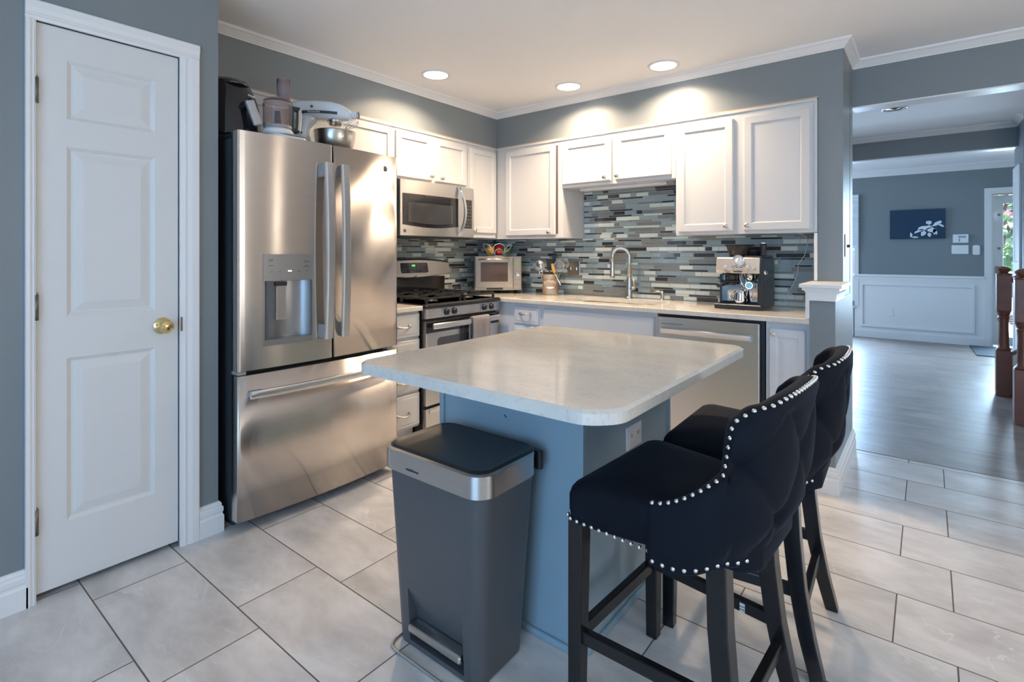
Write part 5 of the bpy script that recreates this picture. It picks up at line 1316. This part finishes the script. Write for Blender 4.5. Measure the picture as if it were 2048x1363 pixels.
def stool_parts(t):
    # seat cushion
    def ring(z, i):
        pts = []
        for x, y in rrect(-.215+i*.4, .238-i, -.234+i, .234-i, max(.01, .035-i*.1), 6): pts.append((x, y*(1-.42*max(0, (.02-x)/.235)**2), z))
        return pts
    m = MB().loft([ring(z, i) for z, i in ((.532, .004), (.540, 0), (.565, -.003), (.600, -.003), (.617, .002), (.628, .010), (.637, .026), (.645, .06), (.650, .11), (.652, .17))])
    seat = build('seat', m, VELVET, t)
    # back shell with wrapping arms
    m = MB(); rings = []
    for k, tt in enumerate(TT):
        p, n = plan(tt), normal(tt); zt = ztop(tt); s = ARC[k]-SMID; th = .050*(1-.35*sstep(.75, 1, abs(tt))); ring_ = []
        backw = 1-sstep(.34, .66, abs(tt))
        def P(off, z, sm=1):
            l = lean(z)*backw
            q = p + n*off + Vector((-l, 0)); return (q.x, q.y, z)
        bw2 = 1-sstep(.60, .97, abs(tt)); NZ = 44; zb = .522+.022*bw2
        # outer face upwards
        for j in range(NZ+1):
            f = j/NZ; z = zb + (zt-.020-zb)*f
            o = .006 - .036*(1-sstep(0, .34, f))*bw2 - .006*(1-sstep(0, .1, f)) + .006*math.sin(PI*f)
            # flare of the top edge
            o += .008*sstep(.80, 1.0, f)*backw
            o -= tuft(s, z)
            a_ = abs(s)
            if .20 < a_ < .36 and zt > .80: o -= .006*math.exp(-((z-.752+.10*(a_-.24))/.006)**2)*sstep(.20, .23, a_)*(1-sstep(.33, .36, a_))
            ring_.append(P(o, z))
        # rolled top
        o1 = .006 + .008*backw
        for j in range(1, 9):
            a = PI*j/9; ring_.append(P(o1 - th/2 + th/2*math.cos(a), zt-.020+.020*math.sin(a)))
        for j in range(13):
            f = j/12; z = (zt-.020)*(1-f) + .575*f; ring_.append(P(o1*(1-f) - th, z))
        rings.append(ring_)
    m.loft(rings, closed=True)
    back = build('backrest', m, VELVET, t)
    # nailheads
    def nails(pts, step):
        out = []; d = 0; nxt = step*.5
        for a, b in zip(pts, pts[1:]):
            L = (b-a).length
            while d + L >= nxt:
                out.append(a + (b-a)*((nxt-d)/L)); nxt += step
            d += L
        return out
    m = MB()
    top = []; bot = []
    for k, tt in enumerate(TT):
        p, n = plan(tt), normal(tt); zt = ztop(tt); backw = 1-sstep(.34, .66, abs(tt)); o1 = .006+.008*backw; th = .050*(1-.35*sstep(.75, 1, abs(tt)))
        l = lean(zt)*backw; q = p + n*(o1-th/2+th/2*math.cos(.9)) + Vector((-l, 0)); top.append(Vector((q.x, q.y, zt-.020+.021*math.sin(.9))))
        bw2 = 1-sstep(.60, .97, abs(tt)); zb = .522+.022*bw2; z = zb+.016; f = (z-zb)/(zt-.020-zb); q = p + n*(.008 - .036*(1-sstep(0, .34, f))*bw2 - .006*(1-sstep(0, .1, f))); bot.append(Vector((q.x, q.y, z)))
    for q in nails(top, .0205): m.ball(q, .0058, 1, 1, .85, 10, 6)
    for q in nails(bot, .024): m.ball(q, .0055, 1, 1, 1, 10, 6)
    fr_ = [Vector((x, y, .546)) for x, y, z in ring(.546, -.006) if x > .15]
    fr_.sort(key=lambda p: math.atan2(p.y, p.x))
    sp = [Vector((-.02, fr_[0].y, .546))] + fr_ + [Vector((-.02, fr_[-1].y, .546))]
    for q in nails(sp, .022): m.ball(q, .0055, 1, 1, 1, 10, 6)
    build('nail_stud', m, NAIL, t)
    for sy in (-1, 1):
        m = MB().beam((.212, sy*.208, .545), (.216, sy*.214, .0), .044, .044, (1, 0, 0), bev=.003, sx1=.036, sy1=.034); build('leg', m, WOODBLK, t)
        rings = []
        for z, x, w_ in ((.545, -.135, .046), (.40, -.142, .046), (.25, -.158, .044), (.12, -.182, .042), (0, -.212, .038)):
            y = sy*(.165+.030*(1-z/.545)); h = w_/2; rings.append([(x-h, y-h, z), (x+h, y-h, z), (x+h, y+h, z), (x-h, y+h, z)])
        build('leg', MB().loft(rings, smooth=False), WOODBLK, t, bevel=.003)
        st = build('side_stretcher', MB().beam((.20, sy*.210, .238), (-.150, sy*.186, .238), .022, .034, (0, 1, 0), bev=.003), WOODBLK, t)
    build('footrest', MB().beam((.214, -.20, .238), (.214, .20, .238), .022, .036, (1, 0, 0), bev=.003), WOODBLK, t)
    build('rear_stretcher', MB().beam((-.168, -.175, .185), (-.168, .175, .185), .024, .030, (1, 0, 0), bev=.003), WOODBLK, t)
    build('seat_rail', MB().box(-.13, .205, -.16, .16, .518, .536), WOODBLK, t)
stool = thing('bar_stool', 'black velvet nailhead bar stool beside the trash can, nearer one at the island', 'bar stool', (2.735, -2.393, 0), math.radians(176.5), 'velvet bar stools at the island', world=False)
stool_parts(stool)
def copy_tree(o, parent=None):
    c = o.copy(); COL.objects.link(c)
    if parent is not None: c.parent = parent
    for ch in list(o.children): copy_tree(ch, c)
    return c
s2 = copy_tree(stool); s2.location = (2.762, -1.863, 0); s2.rotation_euler = (0, 0, math.radians(182)); s2['label'] = 'black velvet nailhead bar stool nearer the dishwasher, partly hidden by the other stool'
# white tag stuck on the first stool's far stretcher
lab = MB().box(-.010, .014, -.2095, -.2085, .228, .250)
lab.text('E', .020, frame_M((.002, -.2087+.0030, .239), (-1, 0, 0), (0, 0, 1)), mat=1) if False else None
build('care_tag', MB().box(-.080, -.066, -.178, -.1755, .226, .250).box(-.080, -.066, -.1755, -.1750, .232, .234, mat=1).box(-.080, -.066, -.1755, -.1750, .240, .242, mat=1), [WHPL, DKTXT], stool)

# ------------------------------------------------------------------ hall, stairs and front room
t = thing('light_switch', 'metal switch plate on the narrow wall end beside the hall opening', 'light switch', (2.855, -.155, 1.28))
build('plate', MB().box(2.8555, 2.860, -.250, -.068, 1.212, 1.340, .0015), pm('pewter_plate', (.42, .38, .38), .4, .5), t); build('toggle', MB().box(2.860, 2.873, -.160, -.152, 1.265, 1.282, .002), BLKPL, t)
t = thing('canvas_print', 'wide navy canvas with white paint marks on the far wall', 'picture', (3.11, YF-.02, 1.432))
build('canvas', MB().box(2.803, 3.419, YF-.034, YF-.001, 1.434, 1.842, .002), NAVY, t)
m = MB(); rnd = random.Random(4)
def blob(cx, cz, rx, rz, rot=0, n=14, j=.25):
    pts = []
    for i in range(n):
        a = 2*PI*i/n; k = 1+rnd.uniform(-j, j); x, z = rx*k*math.cos(a), rz*k*math.sin(a)
        pts.append((cx+x*math.cos(rot)-z*math.sin(rot), cz+x*math.sin(rot)+z*math.cos(rot)))
    m.prism(pts, 'y', YF-.0352, YF-.0335)
# generic abstract dabs
for a in ((3.245, 1.655, .032, .030), (3.33, 1.640, .055, .020, .5), (3.20, 1.585, .085, .026, .25), (3.27, 1.555, .060, .035, -.3), (3.13, 1.540, .055, .016, .5), (3.31, 1.53, .022, .045), (3.18, 1.505, .030, .035), (3.045, 1.485, .014, .035), (3.09, 1.455, .035, .012), (3.245, 1.49, .02, .03), (3.37, 1.615, .035, .012, -.6)): blob(*a)
build('paint_marks', m, PICW, t)
t = thing('thermostat', 'white wall thermostat above the light switches on the far wall', 'thermostat', (3.575, YF, 1.43)); build('cover', MB().box(3.495, 3.656, YF-.028, YF-.001, 1.372, 1.486, .004), WHPL, t); build('screen', MB().box(3.55, 3.63, YF-.0292, YF-.027, 1.440, 1.465), GREYPL, t); build('lever', MB().box(3.555, 3.568, YF-.030, YF-.027, 1.385, 1.43), GREYPL, t)
t = thing('triple_switch', 'white triple switch plate directly below the thermostat', 'light switch', (3.57, YF, 1.28)); build('plate', MB().box(3.482, 3.656, YF-.008, YF-.001, 1.222, 1.340, .002), WHPL, t)
for x in (3.522, 3.568, 3.614): build('toggle', MB().box(x-.004, x+.004, YF-.016, YF-.007, 1.273, 1.289, .001), EDGEW, t)
t = thing('door_remote', 'small rounded white remote mounted beside the storm door casing', 'remote', (3.733, YF, 1.27)); m = MB().prism(rrect(3.697, 3.769, 1.210, 1.338, .02, 5), 'y', YF-.018, YF-.001); build('case', m, WHPL, t)
for x in (3.718, 3.748):
    for z in (1.25, 1.30): build('button', MB().cyl((x, YF-.017, z), (x, YF-.0205, z), .007, seg=10), EDGEW, t)
t = thing('wall_outlet', 'white outlet low in the wainscot panel of the far wall', 'outlet', (2.80, YF, .38)); build('plate', MB().box(2.766, 2.840, YF-.013, YF-.008, .325, .437, .002), EDGEW, t)
for z in (.358, .404): build('receptacle', MB().cyl((2.803, YF-.0125, z), (2.803, YF-.0145, z), .016, seg=16), WHPL, t)
m = MB().box(3.27, 3.56, 5.33, 5.44, .002, .007, .002)
for i in range(22): m.box(3.285+i*.0123, 3.292+i*.0123, 5.35, 5.42, .007, .0076, mat=1)
tag(build('floor_register', m, [VENTM, DKTXT]), 'grey floor register beside the wainscoted far wall', 'floor vent')
tag(build('door_mat', MB().prism([(3.662, 5.46), (3.69, 4.62), (4.70, 4.62), (4.70, 5.46)], 'z', .002, .012), RUBBER), 'dark doormat on the wood floor inside the storm door', 'doormat')
def newel(name, label, x, y, w_, k=1.0, hgt=1.13):
    t = thing(name, label, 'newel post', (x, y, .002)); h = w_/2
    build('lower_block', MB().box(x-h*1.08, x+h*1.08, y-h*1.08, y+h*1.08, .002, .395, .004), NEWEL, t)
    build('turned_shaft', MB().lathe((x, y, 0), [(0, .395), (h*.95, .395), (h*1.05, .405), (h*.8, .42), (h*.75, .45), (h*.66, .62), (h*.72, .67), (h*.85, .675), (h*.72, .69), (h*.95, .72), (h*1.0, .735), (0, .735)], 24), NEWEL, t, autosmooth=.6)
    build('upper_block', MB().box(x-h, x+h, y-h, y+h, .735, 1.045, .004), NEWEL, t)
    build('cap', MB().lathe((x, y, 0), [(0, 1.045), (h*1.1, 1.045), (h*1.1, 1.055), (h*.6, 1.065), (h*.95, 1.085), (h*1.0, 1.098), (h*.6, 1.115), (0, 1.122)], 24), NEWEL, t, autosmooth=.6)
    return t
newel('newel_post', 'red-brown turned newel post standing farther away, beside the storm door', 3.742, 2.42, .096)
newel('newel_post', 'red-brown turned newel post closest to the kitchen tiles', 3.768, 1.47, .098)
t = thing('handrail', 'red-brown wooden stair handrail rising from the farther newel post', 'handrail', (3.9, 2.42, .98)); build('rail', MB().beam((3.795, 2.42, .985), (5.4, 2.42, 2.10), .06, .065, (0, 1, 0), bev=.012), NEWEL, t)
t = thing('staircase', 'stairs with white risers and wooden treads between the two newel posts', 'staircase', (4.6, 1.95, 0))
for i in range(6):
    x = 3.83+.25*i; build('riser', MB().box(x, x+.02, 1.53, 2.36, .19*i+.002, .19*(i+1)-.028), TRIM, t)
    build('tread', MB().box(x-.03, x+.27, 1.53, 2.36, .19*(i+1)-.028, .19*(i+1), .006), OAK, t)
m = MB().prism([(3.795, .002), (3.795, .36), (5.35, 1.42), (5.35, .002)], 'y', 2.385, 2.445); build('stringer', m, TRIM, t)
m = MB().prism([(3.795, .36), (3.795, .385), (5.35, 1.445), (5.35, 1.42)], 'y', 2.375, 2.448); build('stringer_cap', m, OAK, t)
m = MB().prism([(3.822, .002), (3.822, .36), (5.35, 1.42), (5.35, .002)], 'y', 1.44, 1.50); build('stringer', m, TRIM, t)
# white panelled closet door in the hall side wall
mb = pdoor(MB(), lambda u, v, w: (3.870-w, u, v), 2.56, 2.99, .02, 2.02, .018, [(2.64, 2.91, 1.15, 1.90), (2.64, 2.91, .15, 1.0)], .007, .012, None, .003); struct('door_3', mb, DOORW)

# ------------------------------------------------------------------ outdoors beyond the storm door
struct('ground', MB().box(-6, 14, 5.66, 40, -.80, -.70), CONC)
struct('porch_floor', MB().box(2.5, 6.5, 5.66, 7.2, -.30, -.04), CONC)
tag(build('lawn', MB().box(-6, 14, 12.4, 40, -.70, -.66), LAWN), 'green lawn beyond the parked car', 'lawn')['kind'] = 'stuff'
t = thing('wooden_fence', 'pinkish cedar board fence behind the parked car', 'fence', (5, 13.0, -.66))
m = MB()
for i in range(46): m.box(.2+i*.205, .395+i*.205, 13.0, 13.03, -.66, .62+.03*(i % 2))
build('boards', m, FENCE, t); build('rail', MB().box(.2, 9.6, 13.03, 13.08, -.3, -.2), FENCE, t); build('rail', MB().box(.2, 9.6, 13.03, 13.08, .3, .4), FENCE, t)
def foliage(m, c, r, n, size, seed, sq=1.0):
    rnd = random.Random(seed)
    for i in range(n):
        d = Vector((rnd.gauss(0, 1), rnd.gauss(0, 1), rnd.gauss(0, 1)*sq)).normalized()*r*rnd.uniform(.45, 1)**.6
        p = Vector(c)+Vector((d.x, d.y, d.z)); a = Vector((rnd.uniform(-1, 1), rnd.uniform(-1, 1), rnd.uniform(-1, 1))).normalized(); b = a.orthogonal().normalized(); s = size*rnd.uniform(.6, 1.3)
        m._add([p-a*s, p+b*s*.45, p+a*s, p-b*s*.45], [(0, 1, 2, 3)])
def tree(name, label, c, trunk, r, n, size, seed, mat, sq=1.0):
    t = thing(name, label, 'tree', (c[0], c[1], -.66)); m = MB(); foliage(m, c, r, n, size, seed, sq); build('crown', m, mat, t)
    build('trunk', MB().tube([(c[0]+trunk, c[1], -.66), (c[0]+trunk*.8, c[1], .4), (c[0], c[1], c[2])], [.12, .10, .05], 8), OAK, t)
tree('garden_tree', 'light green leafy tree rising behind the fence', (5.2, 15.5, 2.2), .2, 2.3, 3200, .17, 1, LEAFG, .8)
tree('garden_tree', 'second light green tree farther along the fence', (10.2, 17, 2.3), .2, 2.4, 2200, .18, 2, LEAFG)
tree('plum_tree', 'purple-leaved tree branch hanging before the storm door', (4.55, 8.6, 2.15), 1.7, .85, 300, .10, 3, LEAFP)
t = thing('parked_car', 'white car parked nose-first outside the storm door', 'car', (5.05, 11.2, -.70))
cx = 5.05; cw = .90
def carsec(y, z0, z1, wd): return [(cx-wd, y, z0), (cx+wd, y, z0), (cx+wd, y, z0+(z1-z0)*.7), (cx+wd*.86, y, z1), (cx-wd*.86, y, z1), (cx-wd, y, z0+(z1-z0)*.7)]
build('body', MB().loft([carsec(y, z0, z1, wd) for y, z0, z1, wd in ((10.0, -.42, .02, .78), (10.08, -.45, .17, .86), (10.5, -.45, .26, .90), (11.1, -.45, .33, .90), (12.2, -.45, .33, .90), (12.35, -.40, .28, .86))], smooth=False), CARW, t, bevel=.04)
build('cabin', MB().loft([[(cx-.80, 11.0, .33), (cx+.80, 11.0, .33), (cx+.80, 12.3, .33), (cx-.80, 12.3, .33)], [(cx-.62, 11.5, .80), (cx+.62, 11.5, .80), (cx+.62, 12.25, .80), (cx-.62, 12.25, .80)]], smooth=False), GLASSD, t)
build('roof', MB().box(cx-.62, cx+.62, 11.5, 12.25, .80, .83, .02), CARW, t)
m = MB().prism([(cx-.66, .06), (cx+.66, .06), (cx+.58, -.13), (cx-.58, -.13)], 'y', 10.0, 9.985); g = build('grille', m, DKTXT, t)
m = MB()
for i in range(14): m.box(cx-.62+i*.095, cx-.605+i*.095, 9.975, 9.986, -.12, .05)
for i in range(4): m.box(cx-.60, cx+.60, 9.975, 9.986, -.10+i*.045, -.09+i*.045)
build('grille_bars', m, HANDLE, g)
build('bumper', MB().box(cx-.84, cx+.84, 9.93, 10.05, -.38, -.18, .04), CARW, t)
m = MB()
for s in (-1, 1): build('fog_lamp', MB().cyl((cx+s*.55, 9.925, -.30), (cx+s*.55, 9.95, -.30), .06, seg=16), GREYPL, t); build('headlight', MB().box(cx+s*.70-.10, cx+s*.70+.10, 9.99, 10.06, -.02, .12, .03), GLASSD, t)
m.bm.free()
for sx_ in (-1, 1):
    for y in (10.55, 12.0): build('wheel', MB().cyl((cx+sx_*.80, y, -.40), (cx+sx_*.93, y, -.40), .30, seg=24), BLKPL, t)
